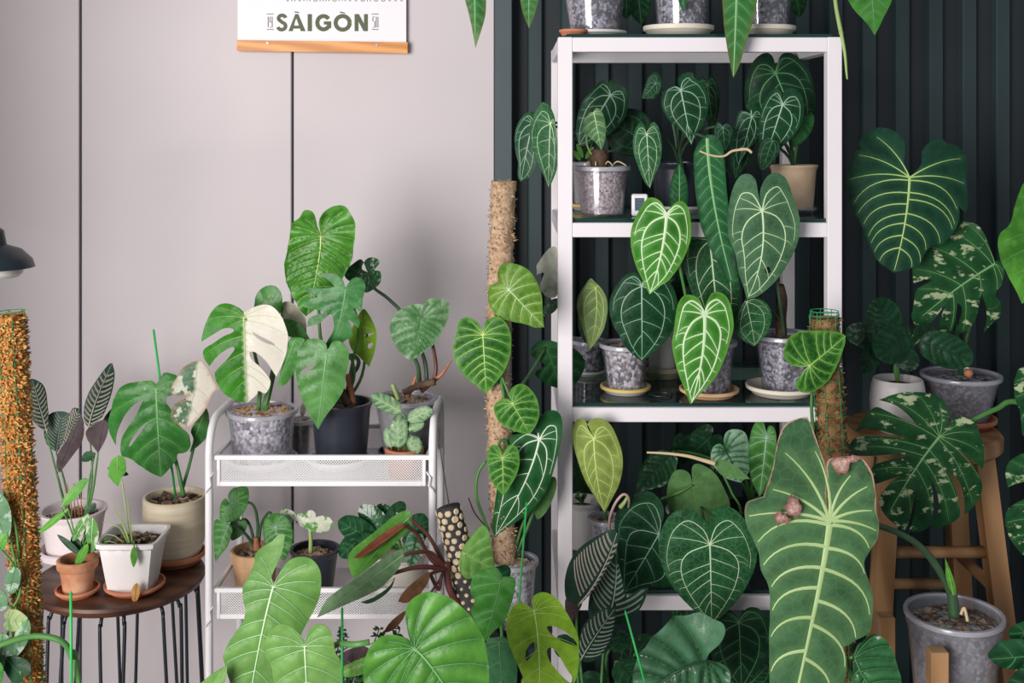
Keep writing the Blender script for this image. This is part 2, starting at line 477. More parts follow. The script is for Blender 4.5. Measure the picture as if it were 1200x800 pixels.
    sh_.data.foreach_set('value', [((a_ if a_ < b_ else b_), (b_ if a_ < b_ else a_)) in bs for a_, b_ in ev.reshape(-1, 2).tolist()])
    if label: o['label'] = label
    at = o.data.color_attributes.new('leafdata', 'FLOAT_COLOR', 'POINT')
    dv = np.exp(-(dseg(Q, sa, sb) / K.get('hw', .03)) ** 1.3); de = np.exp(-(dseg(Q, pa, pb) / K.get('ew', .02)) ** 1.3)
    t_ = np.clip(Q[:, 1], 0, 1); mx_ = 2 * t_ * (1 - t_) * mc[0]
    side = np.clip((Q[:, 0] - mx_) / .012 * K.get('hsign', 1) + .5, 0, 1)
    al = np.clip(.3 - Q[:, 1] * 2.5, 0, 1)
    at.data.foreach_set('color', np.tile(np.stack([dv, de, side, al], 1), (2, 1)).ravel())
    # raised veins
    if V and K.get('ribs', True):
        mb = MB(); vv = []
        for pts_, w0, w1 in V:
            nn = len(pts_)
            if nn < 2: continue
            tv = np.gradient(pts_, axis=0); tv /= np.maximum(np.linalg.norm(tv, axis=1), 1e-9)[:, None]
            nv = np.stack([-tv[:, 1], tv[:, 0]], 1)
            w = np.linspace(w0, w1, nn)[:, None] * .5
            l, r_ = pts_ + nv * w, pts_ - nv * w
            eps = .0011 / L + qa * .12
            zl, zc, zr = zf(l) + eps * .5, zf(pts_) + eps + w[:, 0] * .35, zf(r_) + eps * .5
            X = np.concatenate([world(l, zl), world(pts_, zc), world(r_, zr)])
            f = []
            for i in range(nn - 1):
                f += [(i, i + 1, nn + i + 1, nn + i), (nn + i, nn + i + 1, 2 * nn + i + 1, 2 * nn + i)]
            mb.add(X, f)
        vo = mb.build('veins', K['vmat'], o, True)
        if vo.data.polygons and vo.data.polygons[0].normal.dot(n) < 0: vo.data.flip_normals()
    if pet is not False:
        pm = K.get('pmat') or MATS['petiole_green']
        if pet is True:
            R0 = plant.root; d = (B - R0).length
            p = bezier3(R0, R0 + Vector((0, 0, .45 * d)), B + n * (-.22 * d) - ey * .03 + Vector((0, 0, -.12 * d)), B - n * .001, 12)
        else:
            p = crom3([q if isinstance(q, Vector) else P(*q) for q in pet], 5)
        rr = K.get('pr', .0024)
        k = len(p); MB().tube(p, [rr * (1.35 - .5 * i / (k - 1)) for i in range(k)], 7).build('petiole', pm, plant.o, True)
    return o
def bezier3(a, b, c, d, n):
    r = []
    for i in range(n):
        t = i / (n - 1); s = 1 - t
        r.append(a * s ** 3 + b * (3 * s * s * t) + c * (3 * s * t * t) + d * t ** 3)
    return r

TMPL = {  # half outlines: x in half-widths, y in blade lengths from the petiole
    'heart': [(0, -.01, 1), (.1, -.13), (.34, -.22), (.66, -.19), (.92, -.02), (1, .2), (.92, .42), (.68, .66), (.34, .86), (.1, .96), (0, 1, 1)],
    'arrow': [(0, -.01, 1), (.1, -.16), (.34, -.26), (.68, -.2), (.94, 0), (1, .14), (.88, .36), (.62, .6), (.32, .82), (.1, .95), (0, 1, 1)],
    'long': [(0, -.005, 1), (.25, -.05), (.6, -.04), (.9, .06), (1, .2), (.97, .42), (.8, .66), (.45, .88), (.15, .97), (0, 1, 1)],
    'lance': [(0, 0, 1), (.35, .06), (.75, .2), (1, .42), (.9, .64), (.55, .85), (.2, .96), (0, 1, 1)],
    'ellip': [(0, 0, 1), (.45, .03), (.82, .16), (1, .42), (.93, .66), (.65, .87), (.28, .97), (0, 1, 1)],
}
def tleaf(plant, kind, Y, base, tip, w, tmpl='heart', skew=0., **kw):
    b, t = np.array(base, float), np.array(tip, float); a = t - b; s = np.array([-a[1], a[0]]) / np.linalg.norm(a)
    h = TMPL[tmpl]; out = []
    for p in h:
        q = b + a * p[1] + s * (w / 2 * p[0] * (1 + skew)); out.append((q[0], q[1], p[2] if len(p) > 2 else 0))
    for p in h[-2:0:-1]:
        q = b + a * p[1] - s * (w / 2 * p[0] * (1 - skew)); out.append((q[0], q[1], p[2] if len(p) > 2 else 0))
    return leaf(plant, kind, Y, out, base, tip, **kw)

# ------------------------------------------------------------------ shared materials
M_wall = solid('painted_panel', (.535, .488, .502), (.57, .52, .535), .55, 3, .25, .04, bscale=40)
M_gap = solid('panel_gap', (.09, .11, .16), None, .6)
M_slate = solid('slate_paint', (.050, .075, .085), (.058, .085, .094), .5, 6, .4)
M_dark = solid('dark_cladding', (.023, .041, .045), (.029, .048, .052), .5, 8, .35)
M_recess = solid('dark_cladding_recess', (.014, .021, .026), None, .6)
M_floor = solid('floor_grey', (.22, .20, .19), (.26, .24, .23), .5, 4)
M_white = solid('white_metal', (.74, .70, .73), (.77, .73, .76), .4, 5, .5)
M_cart = solid('white_cart_metal', (.80, .78, .79), (.83, .81, .82), .35, 5, .5)
M_paper = solid('poster_paper', (.80, .76, .79), (.83, .79, .82), .7, 4)
M_ink = solid('olive_ink', (.105, .125, .075), None, .8)
M_inkgrey = solid('grey_ink', (.22, .22, .23), None, .8)
M_screw = solid('screw_metal', (.25, .2, .16), None, .4, metal=.8)
M_bar = wood('pine_bar', (.50, .18, .03), (.70, .31, .075), 'x', 30)
M_stool = wood('walnut', (.05, .018, .010), (.11, .042, .022), 'x', 14)
M_oak = wood('warm_wood', (.30, .150, .060), (.43, .24, .11), 'z', 10)
M_rod = solid('black_rod', (.012, .016, .022), None, .4, spec=.5)
M_terra = solid('terracotta', (.45, .16, .085), (.56, .23, .13), .75, 30, .2, .1)
M_terraold = solid('terracotta_worn', (.36, .13, .06), (.62, .36, .22), .75, 26, .2, .1)
M_terrapale = solid('terracotta_pale', (.60, .36, .20), (.68, .45, .28), .8, 18, .2, .1)
M_ceram = solid('white_ceramic', (.72, .68, .67), (.76, .72, .71), .35, 10, .5)
M_planter = solid('blush_white_planter', (.70, .62, .62), (.74, .66, .66), .5, 10, .4)
M_cream = solid('cream_ribbed_pot', (.62, .52, .36), (.74, .66, .52), .5, 8, .4, .1, stretch=(1, 1, 14))
M_creams = solid('cream_saucer', (.66, .60, .50), (.72, .66, .57), .5, 12, .4)
M_yels = solid('yellow_rim', (.62, .46, .14), None, .5)
M_beige = solid('beige_pot', (.54, .38, .24), (.66, .51, .36), .7, 24, .25, .1)
M_blackp = solid('black_plastic', (.018, .022, .032), (.024, .029, .042), .32, 10, .5)
M_greyp = solid('grey_pot', (.38, .37, .36), None, .5)
M_oliv = solid('olive_saucer', (.20, .19, .13), (.26, .24, .17), .6)
M_soil = solid('dark_soil', (.045, .028, .018), (.12, .075, .05), .9, 90, .1, .6)
M_moss_a = solid('orange_moss', (.40, .15, .03), (.74, .40, .14), .9, 45, .1)
M_moss_core = solid('orange_moss_core', (.22, .085, .018), (.42, .19, .055), .95, 50, .1, .8)
M_coir = solid('tan_bark_fibre', (.30, .19, .11), (.56, .40, .27), .9, 160, .1, .8)
M_moss_b = solid('brown_moss', (.15, .075, .03), (.34, .20, .09), .95, 60, .1, .6)
M_net = solid('green_net', (.02, .26, .10), None, .5)
M_stake = solid('green_stake', (.03, .42, .09), None, .45)
M_clear = clear('clear_plastic', (.96, .96, .98), .05, .07)
M_frost = clear('frosted_plastic', (.93, .93, .97), .16, .25)
M_rim = clear('rim_plastic', (.88, .88, .92), .5, .2)
M_glass = clear('green_glass', (.45, .62, .56), .03, .05, .2)
M_glassedge = solid('glass_edge', (.006, .035, .03), None, .15, spec=.6)
M_pur = pebbles('pale_mix', [(.14, .12, .13), (.50, .46, .50), (.88, .85, .90), (.60, .55, .60)], 167, .35)
M_dkmix = pebbles('dark_mix', [(.015, .015, .02), (.07, .068, .085), (.50, .50, .56), (.11, .085, .08)], 180, .35)
M_gymix = pebbles('grey_mix', [(.035, .03, .035), (.20, .19, .21), (.85, .83, .85), (.26, .15, .10)], 156, .35)
M_pinkmix = pebbles('pink_moss_mix', [(.16, .10, .10), (.42, .32, .31), (.68, .60, .60), (.26, .2, .24)], 241, .35)
M_brmix = pebbles('brown_mix', [(.06, .05, .035), (.20, .16, .11), (.10, .09, .06), (.34, .28, .20)], 144, .35)
M_chip = pebbles('bark_chip', [(.05, .025, .015), (.16, .09, .05), (.42, .32, .24), (.09, .05, .03)], 55)
M_chipo = pebbles('orange_bark_chip', [(.36, .15, .05), (.58, .32, .13), (.70, .50, .30), (.25, .10, .04)], 55)
M_chipl = pebbles('pebble_chip', [(.06, .03, .018), (.26, .14, .08), (.60, .45, .32), (.13, .07, .04)], 55)
M_jmix = pebbles('stand_pot_mix', [(.05, .045, .045), (.15, .145, .14), (.45, .43, .42), (.22, .19, .14)], 130, .4)
M_lcd = solid('lcd', (.10, .14, .17), None, .2)
M_digit = solid('lcd_digit', (.01, .015, .02), None, .4)
M_lamp = solid('lamp_black', (.010, .018, .026), None, .4, spec=.5)
M_bulb = solid('bulb_white', (.72, .68, .64), None, .4)
M_brown = solid('brown_bark', (.05, .03, .022), (.12, .075, .05), .8, 60, .2, .5)
M_redbark = solid('red_stem', (.07, .02, .018), (.16, .05, .035), .4, 20)
M_cane = solid('rust_sheath', (.30, .10, .05), (.42, .18, .09), .6, 30)
M_trunk = solid('black_trunk', (.02, .022, .026), (.05, .045, .04), .7, 60, .3, .4)
M_scar = solid('pale_leaf_scar', (.50, .38, .23), (.66, .54, .38), .8, 90)
M_straw = solid('straw', (.52, .40, .24), (.60, .48, .30), .7)
M_pink = solid('dry_leaf_patch', (.52, .33, .29), (.64, .46, .40), .85, 90, .1, .5)
M_purple = solid('purple_underside', (.055, .028, .035), (.10, .055, .06), .5, 30)
M_petpink = solid('pale_pink_petiole', (.50, .36, .30), None, .5)
solid('petiole_green', (.05, .17, .04), (.09, .24, .06), .45, 30)
solid('petiole_pale', (.30, .42, .14), None, .45)
solid('petiole_dark', (.035, .085, .04), (.05, .11, .05), .45, 30)
solid('petiole_red', (.08, .022, .02), (.13, .04, .03), .4, 30)
V_pale = solid('vein_pale', (.50, .66, .40), (.56, .70, .45), .45, 20)
V_white = solid('vein_white', (.60, .70, .55), None, .45)
V_yel = solid('vein_yellowgreen', (.36, .52, .16), (.42, .58, .2), .45, 20)
V_lime = solid('vein_lime', (.48, .64, .20), None, .45)
V_soft = solid('vein_soft', (.17, .36, .14), None, .45)
V_dim = solid('vein_dim', (.10, .26, .10), None, .45)
V_silver = solid('vein_silver', (.30, .46, .34), None, .45)
V_pink = solid('stripe_pink', (.52, .46, .38), (.62, .48, .44), .5, 30)
V_stripe = solid('stripe_grey', (.30, .36, .28), (.40, .44, .36), .5, 30)
V_darkv = solid('vein_dark', (.015, .05, .02), None, .45)
V_big = solid('vein_big', (.32, .46, .19), (.40, .53, .25), .5, 20)

def K_(style, mat, vmat, **kw): return dict(style=style, mat=mat, vmat=vmat, **kw)
L_ = leafmat
KINDS = {
 # dark velvet anthuriums on the shelves
 'anth_dark': K_('anth', L_('anth_dark', (0.0035, 0.0295, 0.0109), (0.0058, 0.0443, 0.0149), (.02, .10, .04), .5, rough=.45, net=(.25, 90, (.02, .12, .05))), V_silver, n=3, vw=1.0, q=.012, pmat=MATS['petiole_dark']),
 'anth_deep': K_('anth', L_('anth_deep', (0.0028, 0.0208, 0.0095), (0.0047, 0.0306, 0.0127), (.02, .09, .04), .5, rough=.45), V_dim, n=3, vw=.8, q=.012, pmat=MATS['petiole_dark']),
 'anth_mid': K_('anth', L_('anth_mid', (0.0096, 0.0638, 0.0211), (0.0156, 0.0863, 0.0279), (.04, .15, .06), .5, rough=.5, net=(.5, 95, (.07, .22, .09))), V_pale, n=4, vw=1.0, q=.012, pmat=MATS['petiole_dark']),
 'anth_grey': K_('anth', L_('anth_grey', (0.0338, 0.0978, 0.0480), (0.0488, 0.1275, 0.0624), (.11, .24, .11), .5, rough=.6, net=(.35, 80, (.10, .22, .10))), V_pale, n=4, vw=.95, q=.012, pmat=MATS['petiole_dark']),
 'anth_light': K_('anth', L_('anth_light', (0.0222, 0.1441, 0.0139), (0.0380, 0.1991, 0.0190), (.13, .40, .07), .7, (.2, .45, .06), .5, rough=.4, trans=.2), V_pale, n=5, vw=1.7, q=.02),
 'anth_lime': K_('anth', L_('anth_lime', (0.1700, 0.2430, 0.0467), (0.2295, 0.2970, 0.0638), (.36, .46, .12), .7, rough=.45, trans=.2), V_lime, n=4, vw=1.0, q=.015),
 'anth_olive': K_('anth', L_('anth_olive', (.15, .24, .09), (.21, .30, .12), (.28, .4, .14), .6, rough=.45, trans=.2), V_lime, n=3, vw=.9, q=.015),
 'anth_white': K_('anth', L_('anth_white', (0.0060, 0.0562, 0.0136), (0.0096, 0.0788, 0.0186), (.06, .2, .07), .5, rough=.3), V_white, n=3, vw=1.0, q=.012),
 'queen': K_('strap', L_('queen', (0.0066, 0.0504, 0.0161), (0.0099, 0.0684, 0.0211), (.04, .2, .07), .6, rough=.4), V_soft, n=8, vw=1.3, q=.012, hw=.02, pmat=MATS['petiole_dark']),
 'queen_hi': K_('strap', L_('queen_hi', (0.0184, 0.0960, 0.0224), (0.0289, 0.1280, 0.0308), (.08, .3, .09), .6, (.30, .22, .06), .25, rough=.35), V_soft, n=7, vw=1.2, q=.012, hw=.02),
 # the big grey-green leaf with dry margins
 'giant': K_('philo', L_('giant', (0.0288, 0.0872, 0.0377), (0.0432, 0.1163, 0.0499), (.13, .27, .10), .55, rough=.55, dry=(.46, .27, .22), nscale=9, net=(.22, 60, (.12, .26, .10))), V_big, n=6, vw=1.25, q=.012, ew=.012, arch=30, bend=.05, cup=.1),
 'glor_dark': K_('philo', L_('glor_dark', (0.0055, 0.0374, 0.0211), (0.0088, 0.0518, 0.0273), (.04, .14, .06), .5, rough=.5), V_yel, n=5, vw=.8, q=.012, arch=30, pmat=MATS['petiole_dark']),
 # philodendrons
 'verru': K_('philo', L_('verru', (0.0099, 0.0766, 0.0072), (0.0164, 0.0999, 0.0105), (.12, .34, .06), .7, (.16, .42, .06), .6, rough=.4, trans=.18, net=(.3, 110, (.09, .28, .05))), V_lime, n=6, vw=.9, q=.022, hw=.016),
 'verru_lime': K_('philo', L_('verru_lime', (0.0840, 0.2160, 0.0210), (0.1190, 0.2640, 0.0315), (.28, .44, .09), .7, rough=.4, trans=.2, net=(.3, 110, (.24, .42, .08))), V_pale, n=6, vw=.9, q=.022, hw=.016),
 'dry_patch': K_('none', L_('dry_patch_leaf', (.42, .24, .20), (.62, .42, .37), edge=(.16, .06, .045), es=.8, rough=.8, nscale=60, net=(.7, 170, (.20, .09, .07))), M_pink, q=0, wave=.02, cup=0, bend=0, ew=.03),
 'verru_dark': K_('philo', L_('verru_dark', (0.0066, 0.0612, 0.0149), (0.0110, 0.0828, 0.0211), (.05, .22, .06), .6, rough=.4), V_dim, n=5, vw=.7, q=.02),
 'mint': K_('philo', L_('mint', (0.0313, 0.1499, 0.0230), (0.0536, 0.1940, 0.0317), (.16, .36, .13), .7, rough=.4, trans=.2), V_silver, n=5, vw=.85, q=.02, hw=.02),
 'bright_pleat': K_('pleat', L_('bright_pleat', (0.0525, 0.2214, 0.0200), (0.0900, 0.2952, 0.0360), (.03, .16, .012), .7, rough=.33, trans=.22, spec=.35), V_lime, n=10, vw=.7, q=.075, qd=.04, hw=.022),
 'pale_pleat': K_('pleat', L_('pale_pleat', (0.1058, 0.2599, 0.0518), (0.1663, 0.3287, 0.0829), (.07, .23, .05), .5, rough=.35, trans=.2, nscale=8, spec=.3), V_pale, n=6, vw=.9, q=.035, qd=.07),
 'round_pleat': K_('pleat', L_('round_pleat', (0.0487, 0.1905, 0.0216), (0.0836, 0.2540, 0.0334), (.02, .12, .02), .75, rough=.38, trans=.18, nscale=7, spec=.4), V_soft, n=8, vw=.9, q=.085, qd=.05, hw=.025),
 'silver_pleat': K_('pleat', L_('silver_pleat', (0.1190, 0.2464, 0.1105), (0.2550, 0.3784, 0.2380), (.035, .15, .03), .95, rough=.33, nscale=40), V_soft, n=8, vw=.7, q=.05, qd=.05, hw=.05),
 'dark_pleat': K_('pleat', L_('dark_pleat', (0.0154, 0.1040, 0.0292), (0.0350, 0.1520, 0.0488), (.008, .05, .015), .7, rough=.3, spec=.5), V_dim, n=8, vw=.7, q=.08, qd=.05, hw=.04),
 'grey_pleat': K_('pleat', L_('grey_pleat', (0.0450, 0.1472, 0.0684), (0.0766, 0.1932, 0.1006), (.012, .07, .022), .85, rough=.3, spec=.5), V_darkv, n=8, vw=1.3, q=.11, qd=.06, hw=.05),
 'silver_leaf': K_('pleat', L_('silver_leaf', (.19, .36, .23), (.28, .45, .31), (.02, .12, .04), .95, rough=.4), V_darkv, n=5, vw=1.1, q=.03, hw=.022),
 'matte_pale': K_('philo', L_('matte_pale', (0.0880, 0.2040, 0.0638), (0.1120, 0.2465, 0.0788), rough=.7, spec=.2), V_soft, n=3, vw=.35, q=.008),
 'glossy_green': K_('philo', L_('glossy_green', (0.0321, 0.1670, 0.0207), (0.0536, 0.2201, 0.0299), (.12, .32, .1), .5, rough=.25, trans=.15), V_soft, n=5, vw=.5, q=.012),
 'pale_green': K_('philo', L_('pale_green', (0.0880, 0.2465, 0.0440), (0.1280, 0.2975, 0.0600), (.3, .5, .16), .4, rough=.35, trans=.2), V_yel, n=3, vw=.4, q=.01),
 'blue_green': K_('philo', L_('blue_green', (0.0440, 0.1615, 0.0680), (0.0600, 0.1955, 0.0840), rough=.35), V_soft, n=4, vw=.5, q=.01),
 # monsteras
 'mon_green': K_('monst', L_('mon_green', (0.0355, 0.1749, 0.0252), (0.0630, 0.2332, 0.0378), (.12, .33, .1), .4, rough=.28, trans=.15), V_soft, n=5, vw=.9, q=.02),
 'mon_teal': K_('monst', L_('mon_teal', (0.0257, 0.1294, 0.0281), (0.0478, 0.1803, 0.0421), (.10, .3, .12), .5, rough=.28, trans=.12), V_soft, n=5, vw=1., q=.02),
 'mon_mint': K_('monst', L_('mon_mint', (0.0500, 0.1776, 0.0356), (0.0882, 0.2323, 0.0562), (.16, .38, .14), .5, rough=.25, trans=.15), V_soft, n=5, vw=.9, q=.02),
 'mon_lime': K_('monst', L_('mon_lime', (0.2040, 0.4050, 0.0255), (0.2720, 0.4680, 0.0425), rough=.35, trans=.3), V_lime, n=4, vw=.5, q=.01),
 'mon_dark': K_('monst', L_('mon_dark', (0.0158, 0.1041, 0.0162), (0.0276, 0.1416, 0.0227), (.08, .28, .06), .5, var=((.34, .48, .30), 60, .66, (1, 1, 1)), rough=.3), V_soft, n=5, vw=1., q=.02),
 'mon_half': K_('monst', L_('mon_half', (0.0320, 0.1951, 0.0128), (0.0544, 0.2529, 0.0224), half=(.84, .80, .70), rough=.32, trans=.2), V_lime, n=5, vw=.7, q=.02),
 'mon_cream': K_('monst', L_('mon_cream', (.70, .62, .48), (.76, .70, .58), rough=.4, trans=.2), V_pale, n=3, vw=.5, q=.012),
 'mon_marble': K_('monst', L_('mon_marble', (.055, .13, .07), (.10, .2, .11), half=(.68, .64, .55), var=((.60, .62, .52), 45, .52, (1, 1, 1)), edge=(.42, .18, .10), es=.6, rough=.4), V_pale, n=3, vw=.4, q=.012, ew=.012),
 'mon_splash': K_('monst', L_('mon_splash', (0.0080, 0.0510, 0.0176), (0.0144, 0.0723, 0.0240), (.05, .17, .05), .4, var=((.40, .48, .28), 30, .565, (1, 1, 1.8)), rough=.28), V_soft, n=5, vw=1.1, q=.02),
 'mon_splash_hi': K_('monst', L_('mon_splash_hi', (.06, .24, .03), (.10, .32, .04), var=((.5, .56, .3), 30, .66), rough=.35, trans=.2), V_soft, n=4, vw=.6, q=.015),
 # striped prayer plants and others
 'cala': K_('stripe', L_('cala', (.012, .042, .026), (.018, .056, .034), rough=.4), V_pink, n=11, vw=.85, q=.006, bend=.1),
 'cala_grey': K_('stripe', L_('cala_grey', (.012, .042, .026), (.018, .056, .034), rough=.4), V_stripe, n=11, vw=.85, q=.006, bend=.1),
 'cala_fine': K_('stripe', MATS['cala'], V_pink, n=11, vw=.6, q=.006, bend=.1),
 'cala_fine2': K_('stripe', MATS['cala_grey'], V_stripe, n=11, vw=.6, q=.006, bend=.1),
 'mon_ghost': K_('monst', L_('mon_ghost', (.40, .44, .38), (.56, .58, .50), var=((.16, .24, .17), 30, .60), rough=.4), V_pale, n=3, vw=.5, q=.012),
 'cala_dull': K_('stripe', L_('cala_dull', (.020, .062, .036), (.028, .078, .044), rough=.45), V_dim, n=9, vw=.8, q=.006),
 'cala_back': K_('plain', L_('cala_back', (.045, .024, .030), (.075, .045, .050), rough=.5), V_darkv, vw=.6, q=0),
 'cala_dark': K_('pleat', L_('cala_dark', (.008, .052, .020), (.016, .080, .030), (.005, .022, .012), .7, rough=.35), V_darkv, n=6, vw=.9, q=.03),
 'lance_green': K_('plain', L_('lance_green', (.08, .30, .03), (.12, .37, .05), rough=.35, trans=.2), V_yel, vw=.7, q=0),
 'lance_white': K_('plain', L_('lance_white', (.10, .30, .06), (.14, .35, .09), var=((.62, .68, .52), 40, .52, (1, 1, .5)), rough=.35, trans=.2), V_pale, vw=1., q=0),
 'lance_dark': K_('plain', L_('lance_dark', (.012, .055, .022), (.02, .075, .03), rough=.35), V_dim, vw=.7, q=0),
 'white_var': K_('plain', L_('white_var', (.66, .70, .55), (.74, .76, .64), var=((.12, .36, .06), 55, .50), rough=.4, trans=.25), V_pale, vw=.5, q=0),
 'agla': K_('strap', L_('agla', (.012, .085, .030), (.02, .11, .04), (.30, .44, .24), .9, var=((.42, .54, .34), 70, .60), rough=.35), V_pale, n=4, vw=.7, q=.01, hw=.05),
 'dark_gloss': K_('philo', L_('dark_gloss', (0.0064, 0.0442, 0.0160), (0.0112, 0.0663, 0.0240), (.035, .15, .06), .5, rough=.2, spec=.5), V_dim, n=5, vw=.7, q=.02),
 'choco': K_('plain', L_('choco', (.075, .25, .03), (.12, .33, .05), (.05, .15, .03), .3, rough=.3, trans=.15), V_soft, vw=.6, q=0),
 'choco_silver': K_('plain', L_('choco_silver', (.13, .25, .12), (.20, .33, .17), rough=.4), V_soft, vw=.7, q=0, wave=.02),
 'choco_dark': K_('plain', L_('choco_dark', (.03, .09, .045), (.045, .12, .055), rough=.35), V_dim, vw=.6, q=0),
 'choco_red': K_('plain', L_('choco_red', (.11, .06, .025), (.18, .07, .035), rough=.4), V_darkv, vw=.6, q=0),
 'red_back': K_('plain', L_('red_back', (.22, .06, .03), (.30, .09, .045), rough=.45), V_darkv, vw=.5, q=0),
 'aloc': K_('philo', L_('aloc', (.035, .12, .04), (.055, .16, .055), (.15, .28, .12), .6, rough=.4), V_pale, n=5, vw=.9, q=.02),
 'pothos_silver': K_('plain', L_('pothos_silver', (.09, .2, .10), (.13, .26, .13), var=((.32, .42, .33), 60, .5), rough=.45), V_soft, vw=.5, q=.0),
 'pothos_lime': K_('philo', L_('pothos_lime', (.24, .34, .13), (.34, .43, .2), rough=.45), V_soft, n=3, vw=.5, q=.015),
}

# ------------------------------------------------------------------ the room
def struct(o, label=None):
    o['kind'] = 'structure'
    if label: o['label'] = label
    return o
YW = 2.40
struct(MB().box(-2.2, 2.2, -2.2, 2.6, -.02, 0).build('floor', M_floor), 'plain grey floor under the plants')
wall = struct(MB().box(-2.2, PX(579, YW), YW + .012, YW + .06, 0, 2.4).build('wall_back', M_gap), 'pale lilac-grey panelled wall behind the cart')
for x0, x1 in ((-700, 92.4), (95.6, 341.2), (344.2, 579)):
    MB().box(PX(x0, YW), PX(x1, YW), YW, YW + .018, 0, 2.4, .0015).build('panel', M_wall, wall)
YD = 2.44
dw = struct(MB().box(PX(580, YW), 2.2, YD + .016, YD + .06, 0, 2.4).build('wall_right', M_recess), 'dark slatted metal cladding behind the shelving unit')
MB().box(PX(579.3, YW), PX(600, YW + .005), YW + .002, YD + .03, 0, 2.4, .0015).build('corner_post', M_slate, dw)
per = 39.2 * YD / F; x = PX(617, YD); sl = None
while x < 2.15:
    w = 20.5 * YD / F
    if sl is None:
        mb = MB()
        prof = [(0, .017), (.004, .002), (.006, 0), (w - .006, 0), (w - .004, .002), (w, .017)]
        v = [(a, b, z) for z in (0, 2.4) for a, b in prof]; n = len(prof)
        mb.add(v, [(i, i + 1, n + i + 1, n + i) for i in range(n - 1)] + [tuple(range(n - 1, -1, -1)), tuple(range(n, 2 * n))])
        sl = mb.build('slat', M_dark, dw); sl.location = (x, YD, 0)
    else:
        o = sl.copy(); COL.objects.link(o); o.location = (x, YD, 0)
    x += per
struct(MB().box(-1.30, -1.22, 1.40, YW, 0, 2.4).build('shade_wall', M_wall), 'unseen side wall added to shade the left end of the panels')  # out of view, added and sized to darken the left end of the panels

# ------------------------------------------------------------------ hanging poster
YP = YW - .012
po = thing('hanging_poster', 'white paper poster lettered SAIGON hung from a wooden bar', 'poster', P(378, 60, YP))
MB().box(PX(278.5, YP), PX(476, YP), YP, YP + .0012, PZ(50, YP), PZ(-200, YP)).build('paper', M_paper, po)
q = [P(277.5, 47, YP - .007), P(477.5, 49.5, YP - .007), P(477.5, 62.5, YP - .007), P(277.5, 59.5, YP - .007)]
b = MB().add([tuple(p) for p in q] + [(p.x, p.y + .012, p.z) for p in q], [(3, 2, 1, 0), (4, 5, 6, 7), (0, 1, 5, 4), (1, 2, 6, 5), (2, 3, 7, 6), (3, 0, 4, 7)]).build('wooden_bar', M_bar, po)
for x_, y_ in ((313.5, 50.5), (441.5, 53)):
    c = P(x_, y_, YP - .0075)
    MB().tube([(c.x, c.y, c.z), (c.x, c.y - .0012, c.z)], .003, 10).build('screw', M_screw, b)
def stroke(mb, pts, w, z=YP - .0006):
    """flat pen stroke in photo-pixel units on the poster plane"""
    p = np.array(pts, float); t = np.gradient(p, axis=0); t /= np.maximum(np.linalg.norm(t, axis=1), 1e-9)[:, None]
    n = np.stack([-t[:, 1], t[:, 0]], 1) * w / 2; k = len(p)
    v = [tuple(P(a[0], a[1], z)) for a in np.concatenate([p + n, p - n])]
    mb.add(v, [(i, i + 1, k + i + 1, k + i) for i in range(k - 1)])
def arc(cx, cy, rx, ry, a0, a1, n=18): return [(cx + rx * math.cos(math.radians(a0 + (a1 - a0) * i / n)), cy + ry * math.sin(math.radians(a0 + (a1 - a0) * i / n))) for i in range(n + 1)]
mb = MB()
QN = [0]
def quad(mb, pts):
    QN[0] += 1; pts = pts if sum(pts[i][0] * pts[(i + 1) % len(pts)][1] - pts[(i + 1) % len(pts)][0] * pts[i][1] for i in range(len(pts))) < 0 else pts[::-1]
    mb.add([tuple(P(a, b, YP - .0006 - .00002 * QN[0])) for a, b in pts], [tuple(range(len(pts)))])
T0, T1 = 16.5, 36.5       # cap height
# S
stroke(mb, arc(330.5, 21.6, 4.2, 3.7, -10, -200, 10) + arc(330, 30.6, 4.6, 4.2, -75, 165, 14), 4.2)
# A with grave accent
quad(mb, [(338, T1), (346, T0), (349, T0), (345.5, 25.5), (343, T1)]); quad(mb, [(345.5, T0), (349.5, T0), (358, T1), (352.5, T1)])
quad(mb, [(343, 30), (352, 30), (353.5, 33.5), (341.5, 33.5)]); quad(mb, [(344.5, 13), (350, 14), (351, 15.3), (346, 14.8)])
quad(mb, [(360.5, T0), (365.5, T0), (365.5, T1), (360.5, T1)])
# G
stroke(mb, arc(379, 26.6, 7.2, 7.8, -35, -330, 22), 4.8); quad(mb, [(379.5, 25), (388, 25), (388, 28.8), (379.5, 28.8)]); quad(mb, [(383.5, 26), (388, 26), (388, 33), (383.5, 33)])
# O with grave accent
stroke(mb, arc(401.5, 26.8, 8.2, 8.0, 0, 360, 28), 4.8); quad(mb, [(398, 13.3), (403.5, 14.6), (405, 16), (399, 15.3)])
